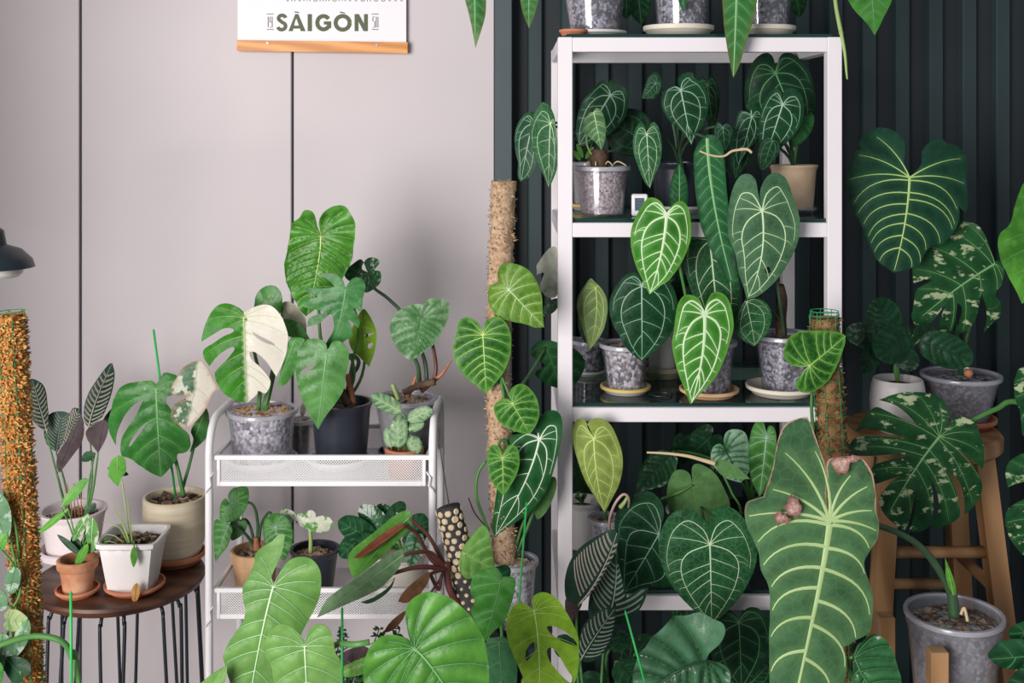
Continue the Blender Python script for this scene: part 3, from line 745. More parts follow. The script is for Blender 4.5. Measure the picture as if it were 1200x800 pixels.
# N
quad(mb, [(415.5, T0), (420, T0), (420, T1), (415.5, T1)]); quad(mb, [(426.5, T0), (431, T0), (431, T1), (426.5, T1)]); quad(mb, [(415.5, T0), (420.5, T0), (431, T1), (426, T1)])
mb.build('lettering', M_ink, po)
for cx, ds in ((316.5, '19'), (439.5, '50')):
    mb = MB(); quad(mb, [(cx - 4, 16), (cx + 4, 16), (cx + 4, 17), (cx - 4, 17)]); quad(mb, [(cx - 4, 34), (cx + 4, 34), (cx + 4, 35), (cx - 4, 35)])
    if ds == '19':
        stroke(mb, [(cx - 2.2, 19.5), (cx - 2.2, 32)], 1.2)
        stroke(mb, [(cx + 2.4, 26), (cx, 26), (cx, 19.8), (cx + 2.4, 19.8), (cx + 2.4, 32), (cx, 32)], 1.1)
    else:
        stroke(mb, [(cx, 19.8), (cx - 2.6, 19.8), (cx - 2.6, 25), (cx - .3, 25), (cx - .3, 32), (cx - 2.8, 32)], 1.1)
        stroke(mb, [(cx + 1.4, 20), (cx + 3.4, 20), (cx + 3.4, 32), (cx + 1.4, 32), (cx + 1.4, 20)], 1.0)
    mb.build('year_digits', M_inkgrey, po)
mb = MB(); rs = random.Random(3); x = 335.   # feet of a line of small print cut by the picture edge
while x < 472:
    k = rs.choice('lunol'); y1 = 1.5
    if k == 'l': stroke(mb, [(x, -8), (x, y1)], 1.1); x += 3.5
    elif k == 'u': stroke(mb, [(x, -8), (x, -1), (x + 2, y1), (x + 4, -1), (x + 4, -8)], 1.0); x += 7
    elif k == 'o': stroke(mb, arc(x + 3, -3, 3, 4.5, 0, 360, 12), 1.0); x += 8.5
    else: stroke(mb, [(x, y1), (x, -7), (x + 4, y1), (x + 4, -7)], 1.0); x += 7
mb.build('small_print', M_inkgrey, po)

# ------------------------------------------------------------------ shelving unit
SF, SB = 2.0, 2.36
SX0, SX1 = PX(654, SF), PX(987, SF)
T = .0255
su = thing('shelving_unit', 'white metal shelving unit with green-edged glass shelves against dark cladding', 'shelf', ((SX0 + SX1) / 2, 2.18, 0))
SHZ = [1.506, 1.180, .855, .524, .197]
for x_ in (SX0, SX1 - T):
    for y_ in (SF, SB - T):
        MB().box(x_, x_ + T, y_, y_ + T, 0, 1.5, .0012).build('post', M_white, su)
for z in SHZ:
    zr = z - .0065
    for y_ in (SF, SB - T): MB().box(SX0 + T, SX1 - T, y_ + .0006, y_ + T, zr - T, zr, .0012).build('rail', M_white, su)
    for x_ in (SX0, SX1 - T): MB().box(x_ + .0006, x_ + T - .0006, SF + T, SB - T, zr - T, zr - .0005, .0012).build('side_rail', M_white, su)
    g = MB().box(SX0 + T * .6, SX1 - T * .6, SF + .010, SB - .006, zr + .0005, z).build('glass_shelf', M_glass, su)
    g.data.materials.append(M_glassedge)
    for p in g.data.polygons:
        if abs(p.normal.z) < .5: p.material_index = 1

# ------------------------------------------------------------------ rolling cart
CF, CB = 1.95, 2.17
CX0, CX1 = PX(245, CF), PX(507, CF)
ca = thing('rolling_cart', 'white metal rolling cart with mesh trays against pale wall', 'cart', ((CX0 + CX1) / 2, (CF + CB) / 2, 0))
rt = .0068
for x_ in (CX0, CX1):
    pts = [(x_, CF, .03), (x_, CF, .40), (x_, CF, .775)]
    zt = .835
    for a in range(0, 91, 15): pts.append((x_, CF + .055 - .055 * math.cos(math.radians(a)), .78 + (zt - .78) * math.sin(math.radians(a))))
    for a in range(90, -1, -15): pts.append((x_, CB - .055 + .055 * math.cos(math.radians(a)), .78 + (zt - .78) * math.sin(math.radians(a))))
    pts += [(x_, CB, .40), (x_, CB, .03)]
    MB().tube(pts, rt, 12).build('side_frame', M_cart, ca, True)
def meshmat():
    m = bpy.data.materials.new('wire_mesh'); t, out = nt(m)
    v = coord(t); sp = N(t, 'ShaderNodeSeparateXYZ'); t.links.new(v, sp.inputs[0])
    s = 2 * math.pi / .0046
    a = mth(t, 'ADD', mth(t, 'ADD', sp.outputs[0], sp.outputs[1]), sp.outputs[2]); b = mth(t, 'ADD', mth(t, 'SUBTRACT', sp.outputs[0], sp.outputs[2]), mth(t, 'MULTIPLY', sp.outputs[1], -1.0))
    f = mth(t, 'ADD', mth(t, 'SINE', mth(t, 'MULTIPLY', a, s)), mth(t, 'SINE', mth(t, 'MULTIPLY', b, s)))
    hole = mth(t, 'GREATER_THAN', f, -.25)
    d = N(t, 'ShaderNodeBsdfPrincipled'); d.inputs['Base Color'].default_value = (.80, .78, .79, 1); d.inputs['Roughness'].default_value = .4
    tr = N(t, 'ShaderNodeBsdfTransparent'); mx = N(t, 'ShaderNodeMixShader')
    t.links.new(hole, mx.inputs[0]); t.links.new(d.outputs[0], mx.inputs[1]); t.links.new(tr.outputs[0], mx.inputs[2])
    t.links.new(mx.outputs[0], out.inputs[0]); return m
M_mesh = meshmat()
TRZ = []
for zr, zb in ((.774, .730), (.546, .502), (.22, .176)):
    x0, x1, y0, y1 = CX0 + .012, CX1 - .012, CF + .004, CB - .004
    TRZ.append(zb + .002)
    MB().box(x0, x1, y0, y1, zb - .0015, zb + .0015).build('tray_floor', M_cart, ca)
    i0, i1 = x0 + .005, x1 - .005
    MB().box(i0, i1, y0 + .002, y0 + .0032, zb, zr).build('mesh_panel', M_mesh, ca)
    MB().box(i0, i1, y1 - .0032, y1 - .002, zb, zr).build('mesh_panel', M_mesh, ca)
    MB().box(x0, x0 + .0012, y0, y1, zb, zr).build('mesh_panel', M_mesh, ca)
    MB().box(x1 - .0012, x1, y0, y1, zb, zr).build('mesh_panel', M_mesh, ca)
    mb = MB()
    for y_ in (y0, y1 - .007): mb.box(x0 - .012, x1 + .012, y_ - .001, y_ + .007, zr - .004, zr + .004, .001)
    for x_ in (x0 - .007, x1): mb.box(x_, x_ + .007, y0 + .006, y1 - .006, zr - .004, zr + .004, .001)
    mb.build('tray_rim', M_cart, ca)
    mb = MB()
    for x_ in (x0, x1 - .006): mb.box(x_, x_ + .006, y0 - .0005, y0 + .006, zb - .005, zr - .004, .001)
    mb.box(x0 + .006, x1 - .006, y0 - .0005, y0 + .006, zb - .005, zb + .0035, .001)
    mb.build('tray_frame', M_cart, ca)
    mb = MB()
    for x_, s in ((CX0, 1), (CX1, -1)):
        mb.tube([(x_ + s * .010, CF - .004, zr - .022), (x_ + s * .003, CF - .010, zr - .030), (x_ + s * .006, CF - .012, zr - .043), (x_ + s * .0, CF - .009, zr - .050), (x_ - s * .004, CF - .009, zr - .056)], .0018, 6)
    mb.build('tray_hook', M_cart, ca, True)
for x_ in (CX0, CX1):
    for y_ in (CF, CB):
        MB().tube([(x_ - .009, y_, .024), (x_ + .009, y_, .024)], .024, 18).build('caster', M_rod, ca, False)

# ------------------------------------------------------------------ stools
LX, LY, LZ, LR = PX(141, 2.05), 2.05, .535, .149
st = thing('wire_leg_stool', 'round dark wooden stool with thin black wire legs', 'stool', (LX, LY, 0))
MB().lathe([(LR - .014, -.020), (LR - .004, -.014), (LR, -.006), (LR - .002, -.001), (LR - .006, 0), (0.0001, 0)], (LX, LY, LZ), 64).build('seat', M_stool, st, True, 40)
for k in range(8):
    a = 2 * math.pi * (k + .3) / 8
    for s in (-.14, .14):
        ca_, sa_ = math.cos(a + s), math.sin(a + s); rr = LR - .018
        pts = [(LX + rr * .80 * ca_, LY + rr * .80 * sa_, LZ - .019), (LX + rr * .95 * ca_, LY + rr * .95 * sa_, LZ - .021), (LX + rr * 1.02 * ca_, LY + rr * 1.02 * sa_, LZ - .035), (LX + rr * 1.05 * ca_, LY + rr * 1.05 * sa_, LZ - .08), (LX + rr * 1.2 * math.cos(a + s * .3), LY + rr * 1.2 * math.sin(a + s * .3), .004)]
        MB().tube(crom3(pts, 4), .0032, 8).build('leg', M_rod, st, True)
RX, RY, RZ, RR = PX(1080, 2.15), 2.15, .775, .143
rs_ = thing('wooden_stool', 'tall wooden bar stool with round seat and rungs against dark cladding', 'stool', (RX, RY, 0))
MB().lathe([(RR - .006, -.032), (RR, -.026), (RR, -.006), (RR - .006, 0), (.0001, 0)], (RX, RY, RZ), 56).build('seat', M_oak, rs_, True, 40)
lg = []
for sx in (-1, 1):
    for sy in (-1, 1):
        t_ = (RX + sx * .085, RY + sy * .07, RZ - .032); bt = (RX + sx * .150, RY + sy * .14, 0)
        lg.append((t_, bt)); w = .017
        v = [(x + a * w, y + b * w, z) for (x, y, z) in (bt, t_) for a, b in ((-1, -1), (1, -1), (1, 1), (-1, 1))]
        MB().add(v, [(0, 1, 5, 4), (1, 2, 6, 5), (2, 3, 7, 6), (3, 0, 4, 7), (3, 2, 1, 0), (4, 5, 6, 7)]).build('leg', M_oak, rs_)
def at_leg(i, z):
    t_, b_ = Vector(lg[i][0]), Vector(lg[i][1]); f = z / t_.z; return b_ + (t_ - b_) * f
for i, j, z in ((0, 2, PZ(650, 2.05)), (1, 3, .44), (0, 1, .46), (2, 3, .50), (0, 2, .24), (0, 1, .2), (2, 3, .2)):
    MB().tube([at_leg(i, z), at_leg(j, z)], .0105, 10).build('rung', M_oak, rs_, True)

# ------------------------------------------------------------------ wall lamp at the left
lp = thing('reading_lamp', 'black dome reading lamp with white bulb reaching in from wall', 'lamp', (-1.22, 1.85, 1.32))
c = P(-8, 300, 1.8)
mb = MB().lathe([(.010, .045), (.016, .040), (.020, .018), (.042, .010), (.058, -.006), (.062, -.018), (.059, -.018), (.054, -.006), (.038, .006), (.015, .012)], (c.x, c.y, c.z), 36)
mb.build('shade', M_lamp, lp, True, 50)
MB().lathe([(.044, -.005), (.046, -.024), (.040, -.030), (.0001, -.031)], (c.x - .002, c.y, c.z - .003), 28).build('bulb', M_bulb, lp, True, 50)
MB().tube([(c.x, c.y, c.z + .04), (c.x - .02, c.y + .01, c.z + .09), (-1.05, 1.84, c.z + .16), (-1.21, 1.85, 1.34)], .006, 10).build('arm', M_lamp, lp, True)
MB().tube([(-1.222, 1.85, 1.34), (-1.20, 1.85, 1.34)], .035, 20).build('wall_plate', M_lamp, lp, False)

# ------------------------------------------------------------------ pots
class Plant: pass
def chips(mb, c, r, n, size, rs, dome=.004, z=0.):
    for _ in range(n):
        a = rs.uniform(0, 6.283); d = r * math.sqrt(rs.random()) * .93; s = size * rs.uniform(.5, 1.3)
        x, y = c[0] + d * math.cos(a), c[1] + d * math.sin(a); zz = c[2] + dome * (1 - (d / r) ** 2) + s * .15
        al, be = rs.uniform(0, 6.28), rs.uniform(-.6, .6)
        ux = Vector((math.cos(al) * math.cos(be), math.sin(al) * math.cos(be), math.sin(be))) * s
        uy = Vector((-math.sin(al), math.cos(al), rs.uniform(-.4, .4))) * s * rs.uniform(.5, .9); uz = ux.cross(uy).normalized() * s * rs.uniform(.25, .5)
        p = Vector((x, y, zz)); j = lambda: rs.uniform(.6, 1.)
        v = [p + ux * (i * j()) + uy * (k * j()) + uz * (l * j()) for l in (-1, 1) for k in (-1, 1) for i in (-1, 1)]
        mb.add(v, [(0, 2, 3, 1), (4, 5, 7, 6), (0, 1, 5, 4), (2, 6, 7, 3), (0, 4, 6, 2), (1, 3, 7, 5)])
def pot_plant(name, label, px, Y, zb, zt, rt, rb, style='clear', mat=None, sub=None, fill=.88, chip=None, nch=45, csize=.006, group=None, X=None, cat='potted plant', holes=False):
    if style in ('clear', 'frost'): fill = min(fill, .91)
    p = Plant(); c = (PX(px, Y) if X is None else X, Y, zb); h = zt - zb
    p.o = thing(name, label, cat, c, group); rs = random.Random(hash(label) % 1000 if False else len(label) * 7 + int(px))
    if style in ('clear', 'frost'):
        th = .0016; m = mat or (M_clear if style == 'clear' else M_frost)
        prof = [(rb - .004, 0), (rb, .003), (rb + (rt - rb) * .88, h * .88), (rt + .0005, h * .885), (rt + .001, h - .006), (rt + .0035, h - .005), (rt + .0035, h), (rt - th, h), (rt - th - .0005, h * .9), (rb + (rt - rb) * .87 - th, h * .87), (rb - th, .004), (.0001, .004)]
        pt = MB().lathe(prof, c, 40).build('pot', m, p.o, True, 35)
        MB().lathe([(rt + .0012, h - .0075), (rt + .0042, h - .0065), (rt + .0046, h - .001), (rt + .0036, h + .0006), (rt - .0022, h + .0006), (rt - .0026, h - .002)], c, 40, cap=False).build('rim', M_rim, pt, True, 50)
        hf = h * fill; rf = rb + (rt - rb) * fill - .0034
        MB().lathe([(.0001, .005), (rb - .0034, .005), (rf, hf - .001), (rf * .85, hf + .003), (rf * .4, hf + .006), (.0001, hf + .006)], c, 28).build('potting_mix', sub or M_pur, p.o, True, 50)
    else:
        th = .005
        if style == 'terra':
            hc = h * .72; rc = rb + (rt - rb) * .72
            prof = [(rb - .002, 0), (rb, .002), (rc - .002, hc - .001), (rt - .0015, hc), (rt, hc + .002), (rt + .001, h - .002), (rt - .001, h), (rt - th, h), (rt - th - .002, h - .03), (.0001, h - .031)]
        elif style == 'egg':
            prof = [(rb - .004, 0), (rb, .003), (rb + (rt - rb) * .8 + .006, h * .3), (rt + .006, h * .6), (rt + .003, h * .86), (rt, h - .002), (rt - .002, h), (rt - th, h - .001), (rt - th, h * .85), (.0001, h * .84)]
        elif style == 'rib':
            prof = [(rb - .004, 0), (rb, .004)]; k = 30
            for i in range(k + 1):
                f = i / k; r = rb + (rt - rb) * min(1, f / .45) ** .6
                prof.append((r + (.0007 if i % 2 else -.0004), .006 + (h - .010) * f))
            prof += [(rt, h - .002), (rt - .002, h), (rt - th, h), (rt - th - .001, h - .03), (.0001, h - .031)]
        else:
            prof = [(rb - .003, 0), (rb, .003), (rb + (rt - rb) * .86, h * .86), (rt - .001, h * .865), (rt + .001, h * .93), (rt + .003, h - .003), (rt + .003, h), (rt - .003, h), (rt - .004, h * .85), (.0001, h * .85 - .002)]
        MB().lathe(prof, c, 44).build('pot', mat or M_blackp, p.o, True, 35)
        hf = h - .014 if style != 'egg' else h - .012; rf = rt - th - .001
        MB().lathe([(.0001, hf - .012), (rf - .001, hf - .012), (rf, hf - .002), (rf * .6, hf + .002), (.0001, hf + .004)], c, 28).build('soil', sub or M_soil, p.o, True)
    if chip:
        mb = MB(); chips(mb, (c[0], c[1], zb + hf), rf, nch, csize, rs)
        o = mb.build('bark_chips', chip, p.o); o['kind'] = 'stuff'
    p.root = Vector((c[0], c[1], zb + hf)); p.c = c; p.rf = rf; return p
def saucer(label, px, Y, zb, r, h, mat, group=None, name='saucer', rim=None, X=None):
    c = (PX(px, Y) if X is None else X, Y, zb)
    prof = [(r * .78, 0), (r * .80, .0005), (r * .93, h * .55), (r * .985, h * .6), (r, h - .001), (r - .001, h), (r - .004, h), (r * .90, h * .5), (r * .80, .0035), (.0001, .003)]
    o = thing(name, label, 'saucer', c, group)
    MB().lathe(prof, c, 40).build('dish', mat, o, True, 40)
    if rim: MB().lathe([(r + .0002, h * .62), (r + .0006, h - .0005), (r - .0005, h + .0004), (r - .0042, h + .0004), (r - .0045, h - .001)], c, 40, cap=False).build('rim', rim, o, True, 40)
    return zb + .0038
def stem(plant, pts, r, mat, name='stem', seg=8, n=5, r2=None):
    p = crom3([P(*q) if not isinstance(q, Vector) else q for q in pts], n); k = len(p); r2 = r if r2 is None else r2
    return MB().tube(p, [r + (r2 - r) * i / (k - 1) for i in range(k)], seg).build(name, mat, plant.o if hasattr(plant, 'o') else plant, True)
def stake(label, a, b, r=.0017):
    p0, p1 = P(*a), P(*b); o = thing('plant_stake', label, 'plant stake', p1)
    MB().tube([p0, p1], r, 8).build('rod', M_stake, o, True); d = (p0 - p1).normalized()
    MB().tube([p0, p0 + d * .003], [r, r * .2], 8).build('tip', M_stake, o, True)
    return o
def moss_pole(parent, a, b, r, core, fib, nf, net=None, fl=.012, seed=1, bumpy=.12):
    rs = random.Random(seed); a, b = Vector(a), Vector(b); n = 40; seg = 16
    d = (b - a); L = d.length; d.normalize(); u = d.cross(Vector((0, 1, 0))).normalized(); w = d.cross(u)
    v = []
    for i in range(n + 1):
        for k in range(seg):
            th = 6.2832 * k / seg; rr = r * (1 + rs.uniform(-bumpy, bumpy))
            v.append(a + d * (L * i / n) + (u * math.cos(th) + w * math.sin(th)) * rr)
    f = [(i * seg + k, i * seg + (k + 1) % seg, (i + 1) * seg + (k + 1) % seg, (i + 1) * seg + k) for i in range(n) for k in range(seg)] + [tuple(range(seg)), tuple(range(n * seg, (n + 1) * seg))]
    MB().add(v, f).build('moss_core', core, parent, True)
    mb = MB()
    for _ in range(nf):
        t = rs.uniform(0, L); th = rs.uniform(0, 6.2832); o = u * math.cos(th) + w * math.sin(th)
        p0 = a + d * t + o * r * .95; tv = (o * rs.uniform(.1, .8) + Vector((rs.uniform(-1, 1), rs.uniform(-1, 1), rs.uniform(-1, 1)))).normalized() * fl * rs.uniform(.5, 1.2)
        sv = tv.cross(o).normalized() * fl * .14 if tv.cross(o).length > 1e-5 else u * .001
        m_ = p0 + tv * .5 + o * fl * .25
        mb.add([p0 - sv, p0 + sv, m_ + sv, m_ - sv, p0 + tv + o * fl * .05], [(0, 1, 2, 3), (3, 2, 4)])
    o = mb.build('moss_fibres', fib, parent); o['kind'] = 'stuff'
    if net:
        mb = MB(); k = 6; ch = 3 if L < .4 else 8
        for i in range(k):
            th = 6.2832 * i / k; o_ = (u * math.cos(th) + w * math.sin(th)) * r * 1.14
            mb.tube([a - d * .006 + o_, (a + b) / 2 + o_, b + o_], .0007, 4)
        m = int(L / .018)
        for j in range(m + 1):
            mb.tube([a + d * (-.005 + j * .018) + (u * math.cos(6.2832 * q / 12) + w * math.sin(6.2832 * q / 12)) * r * 1.14 for q in range(13)], .0006, 4, False)
        mb.build('netting', net, parent)

# ================================================================== wire-leg stool
ZS = LZ + .001
zc = ZS
A1 = pot_plant('prayer_plant', 'pink-striped prayer plant with folded dark leaves in blush white planter', 86, 2.14, zc + .003, zc + .088, .058, .046, 'plain', M_planter, chip=M_chip, nch=40)
MB().lathe([(.050, -.003), (.060, .002), (.062, .014), (.058, .016), (.05, .004)], A1.c, 36, cap=False).build('attached_saucer', M_planter, A1.o, True, 40)
Y = 2.13
leaf(A1, 'cala_fine', Y, '34,446 44,446 53,455 56,475 57,490 55,507* 47,501 37,490 33,470', (55, 507), (38, 445), tilt=.4, pet=[(80, 605, Y), (68, 560, Y), (55, 510, Y)], pr=.0018)
leaf(A1, 'cala_fine2', Y + .02, '50,505 55,488 65,483 78,484 85,491 81,508 73,520 67,530* 55,521', (66, 530), (72, 484), pet=[(82, 605, Y), (77, 570, Y + .02), (66, 530, Y + .02)], pr=.0018)
leaf(A1, 'cala_fine', Y, '84,478 92,479* 96,498 90,505 80,520 74,522 77,500 80,484', (75, 522), (92, 479), tilt=-.4, pet=False)
leaf(A1, 'cala_back', Y - .01, '92,490 97,502 94,520 84,535 70,554* 66,546 68,530 78,515', (67, 555), (93, 491), pet=[(84, 605, Y), (74, 585, Y), (67, 555, Y - .01)], pr=.0018)
leaf(A1, 'cala_fine', Y - .01, '131,427* 134,440 131,460 124,480 117,492 104,500* 99,494 98,480 103,462 115,443 126,429', (104, 500), (131, 427), mid=(113, 468), tilt=.25, pet=[(98, 608, Y), (108, 560, Y), (104, 500, Y)], pr=.0018)
leaf(A1, 'cala_back', Y - .015, '100,505 118,493 126,498 124,513 115,531* 108,522 102,516', (115, 531), (121, 494), pet=[(100, 608, Y), (109, 575, Y), (115, 531, Y - .015)], pr=.0018)
leaf(A1, 'cala_fine2', Y + .03, '118,500 124,486 138,472 157,461* 152,472 138,486 126,500', (118, 501), (157, 461), pet=False)
leaf(A1, 'lance_dark', Y - .01, '95,536 101,529 112,531 108,537 103,541 96,541', (111, 531), (95, 538), pet=[(103, 608, Y), (104, 570, Y), (111, 532, Y)], pr=.0016)
for xx in (80, 84, 88, 92, 96):
    stem(A1, [(xx + 1, 612, 2.13), (xx - 1, 588, 2.12), (xx - 2 + random.uniform(-5, 5), 566, 2.12)], .0013, M_cane, 'sheath', 5, 3, .0005)

zt = saucer('small terracotta saucer under the stained terracotta pot on dark stool', 91, 1.965, ZS, .0375, .012, M_terra)
A2 = pot_plant('spider_plant', 'green lance-leaved plant in small stained terracotta pot on dark stool', 91, 1.965, zt, zt + .058, .034, .024, 'terra', M_terraold, chip=None)
Y = 1.96
leaf(A2, 'lance_green', Y, '72,594* 75,583 85,570 97,561 103,563* 95,576 82,590', (72, 594), (103, 562), mid=(86, 576), pet=[(92, 650, 1.97), (83, 620, Y), (72, 594, Y)], pr=.0012)
tleaf(A2, 'lance_green', Y, (80, 596), (41, 628), 8, 'lance', pet=[(92, 650, 1.97), (86, 620, Y), (80, 596, Y)], pr=.0012)
tleaf(A2, 'lance_white', Y - .01, (104, 602), (84, 635), 12, 'lance', pet=[(94, 650, 1.97), (100, 620, Y), (104, 602, Y - .01)], pr=.0012)
tleaf(A2, 'lance_white', Y - .015, (109, 606), (106, 649), 15, 'lance', pet=[(94, 650, 1.97), (104, 625, Y), (109, 606, Y - .015)], pr=.0012)
tleaf(A2, 'lance_green', Y - .02, (103, 637), (87, 666), 10, 'lance', pet=[(94, 650, 1.97), (100, 642, Y), (103, 637, Y - .02)], pr=.0012)
tleaf(A2, 'lance_dark', Y, (93, 650), (84, 628), 13, 'lance', pet=False)
tleaf(A2, 'lance_dark', Y + .01, (96, 650), (108, 622), 15, 'lance', pet=False)
tleaf(A2, 'lance_dark', Y - .01, (96, 651), (66, 627), 8, 'lance', pet=False)
tleaf(A2, 'lance_green', Y, (98, 650), (124, 631), 7, 'lance', pet=False)
tleaf(A2, 'lance_dark', Y + .01, (102, 600), (112, 590), 9, 'lance', pet=[(95, 650, 1.97), (100, 620, Y), (102, 600, Y)], pr=.001)

# square fluted white pot
zt = saucer('pale terracotta saucer under the fluted white square pot', 158, 1.985, ZS, .052, .013, M_terra)
A3 = Plant(); XS, YS = PX(158, 1.99), 1.985
A3.o = thing('sprouting_spider_plant', 'thin pale spider plant sprouting from fluted white square pot', 'potted plant', (XS, YS, zt))
zr = zt + .092
mb = MB(); ring = []
def sqring(h, z, fl=0.):
    pts = []; n = 8
    for s in range(4):
        for i in range(n):
            t = -1 + 2 * i / n; f = fl * (1 if i % 2 else 0)
            a, b_ = t * h * (.94 if True else 1), -h + f
            if i == 0: a, b_ = -h * .93, -h * .93 - .0
            x_, y_ = [(a, b_), (-b_, a), (-a, -b_), (b_, -a)][s]; pts.append((XS + x_, YS + y_, z))
    return pts
rows = [sqring(.034, zt), sqring(.036, zt + .003, .0016), sqring(.0475, zr - .012, .0016), sqring(.0485, zr - .010), sqring(.0525, zr - .008), sqring(.053, zr), sqring(.0475, zr), sqring(.046, zr - .02)]
v = [p for r in rows for p in r]; k = 32
f = [(i * k + j, i * k + (j + 1) % k, (i + 1) * k + (j + 1) % k, (i + 1) * k + j) for i in range(len(rows) - 1) for j in range(k)] + [tuple(range(k))[::-1]]
mb.add(v, f).build('pot', M_ceram, A3.o, True, 30)
rw = sqring(.046, zr - .016); MB().add(rw + [(XS, YS, zr - .012)], [(j, (j + 1) % 32, 32) for j in range(32)]).build('soil', M_soil, A3.o, True)
mb = MB(); chips(mb, (XS, YS, zr - .014), .044, 45, .006, random.Random(4)); o = mb.build('bark_chips', M_chip, A3.o); o['kind'] = 'stuff'
A3.root = Vector((XS, YS, zr - .014)); Y = 1.97
stem(A3, [(155, 640, Y), (148, 600, Y), (143, 562, Y)], .0013, MATS['petiole_pale'], 'stalk')
leaf(A3, 'lance_green', Y - .005, '139,533* 146,538 147,552 142,560 137,571* 129,562 126,556 130,540', (138, 535), (137, 571), pet=False)
tleaf(A3, 'lance_dark', Y + .01, (126, 548), (150, 557), 9, 'lance', pet=False)
for a, b_, c_ in (((152, 642), (140, 618), (118, 611)), ((152, 642), (135, 628), (120, 626)), ((153, 641), (143, 612), (130, 590)), ((154, 641), (147, 620), (139, 596)), ((152, 643), (128, 634), (116, 640)), ((156, 641), (152, 610), (150, 585))):
    stem(A3, [(*a, Y), (*b_, Y - .01), (*c_, Y - .01)], .0016, MATS['petiole_pale'], 'blade', 5, 4, .0004)
tleaf(A3, 'lance_green', 1.925, (157, 640), (156, 665), 8, 'lance', pet=[(154, 641, Y), (157, 634, 1.94), (157, 641, 1.925)], pr=.0012)
dl = thing('fallen_leaf', 'dried orange leaf lying on the saucer of the fluted pot', 'leaf', P(158, 704, 1.93)); dp = Plant(); dp.o = dl; dp.root = Vector()
KINDS['dry'] = K_('plain', L_('dry_orange', (.55, .26, .06), (.66, .38, .14), rough=.7), M_straw, vw=.6, q=0, wave=.04)
tleaf(dp, 'dry', 1.932, (160, 683), (157, 707), 10, 'lance', pet=False)
bpy.data.objects.remove([o for o in dl.children][0]) if False else None

zt = saucer('terracotta saucer under the cream ribbed pot on dark stool', 205, 2.112, ZS, .056, .020, M_terra)
A4 = pot_plant('variegated_monstera', 'white-marbled monstera with broad green leaf in cream ribbed pot', 205, 2.112, zt, zt + .119, .0575, .041, 'rib', M_cream, chip=M_chip, nch=55, csize=.007)
Y = 2.10
leaf(A4, 'mon_dark', Y - .02, '183,450* 176,446 165,447 150,449 140,455 133,466 128,481 124,496 126,508 134,523* 136,507 145,488 157,474 169,467* 160,485 150,500 142,513 139,527 141,536* 150,539 165,550 187,561* 195,553 205,541 207,533 215,532 222,524 220,510 210,500 206,490 201,480 195,471 195,465* 204,461 210,450 208,440 200,437 192,437 187,445',
     (183, 456), (187, 561), holes=('150,522 158,508 171,495 168,502 160,513 152,523',), pet=[(215, 580, Y), (211, 560, Y), (205, 535, Y + .005), (185, 458, Y - .018)], pr=.0032)
leaf(A4, 'mon_marble', Y - .05, '215,430 233,422 241,427 252,449 258,455* 249,461 240,480 228,495 215,504* 205,497 199,490 203,475 215,468 222,462* 207,464 199,458 205,445', (231, 427), (215, 504), mid=(226, 465), pet=[(212, 580, Y), (228, 520, Y + .03), (238, 460, Y), (231, 427, Y - .048)], hsign=-1)
leaf(A4, 'mon_dark', Y + .01, '224,503 240,478 245,490 243,510 233,522 221,531* 226,515', (241, 480), (221, 531), pet=False)
stake('tall green stake standing in the cream ribbed pot', (180, 387, 2.11), (206, 584, 2.11), .0022)

# ================================================================== cart, top tray
ZT = TRZ[0]
B1 = pot_plant('half_moon_monstera', 'half white half green monstera leaf in clear pot on cart top tray', 307, 2.055, ZT + .006, PZ(479, 2.055), .0605, .051, 'clear', sub=M_pur, fill=.94, chip=M_chipo, nch=110, csize=.006)
saucer('white saucer under the clear monstera pot on cart', 307, 2.055, ZT, .064, .016, M_cart)
Y = 2.0
leaf(B1, 'mon_half', Y, '287,366* 278,359 265,355 252,360 241,376 236,393 235,401* 248,393 262,385 273,385 273,389 262,394 250,402 238,410 237,420 244,430* 255,417 270,407 275,409 265,422 253,434 250,441 256,456 270,468 288,474* 299,464 302,459 310,462 316,448 306,432 295,421 292,413 300,413 312,424 323,442* 331,425 336,405 336,390 331,375 322,362 310,357 297,360',
     (286, 372), (288, 474), holes=('296,389 305,394 318,401 321,405 311,402 300,395',), pet=[(303, 480, 2.05), (304, 440, 2.04), (288, 373, 2.0)], pr=.003, hsign=-1)
leaf(B1, 'glossy_green', 2.06, '297,360* 300,345 310,336 322,336 330,346 330,362 326,372* 315,366', (327, 370), (297, 360), mid=(314, 346), pet=[(308, 480, 2.05), (322, 420, 2.07), (327, 371, 2.06)])
leaf(B1, 'mon_cream', 2.075, '330,357 340,354 350,362 358,376 360,398 372,408 365,420 350,405 335,385', (331, 358), (366, 418), pet=[(312, 480, 2.05), (325, 420, 2.08), (331, 359, 2.075)])
leaf(B1, 'glossy_green', 2.05, '330,375 345,376 355,385 363,398* 347,396 332,391', (330, 380), (363, 398), pet=[(310, 480, 2.05), (322, 430, 2.06), (330, 381, 2.05)])
B2 = pot_plant('sprouting_cutting', 'pale shoot in small cloudy pot between clear pot and black pot', 352, 2.12, ZT, PZ(491, 2.12), .021, .018, 'clear', sub=M_brmix, fill=.9, chip=M_chipo, nch=18, csize=.005)
tleaf(B2, 'mon_cream', 2.115, (354, 489), (356, 470), 7, 'lance', pet=False)
B3 = pot_plant('split_leaf_philodendron', 'mixed green philodendron with big pleated leaf in black pot on cart', 400, 2.06, ZT + .004, PZ(470, 2.06), .0535, .045, 'plain', M_blackp)
saucer('white saucer under the black pot on cart top tray', 397, 2.06, ZT - .0005, .058, .015, M_cart)
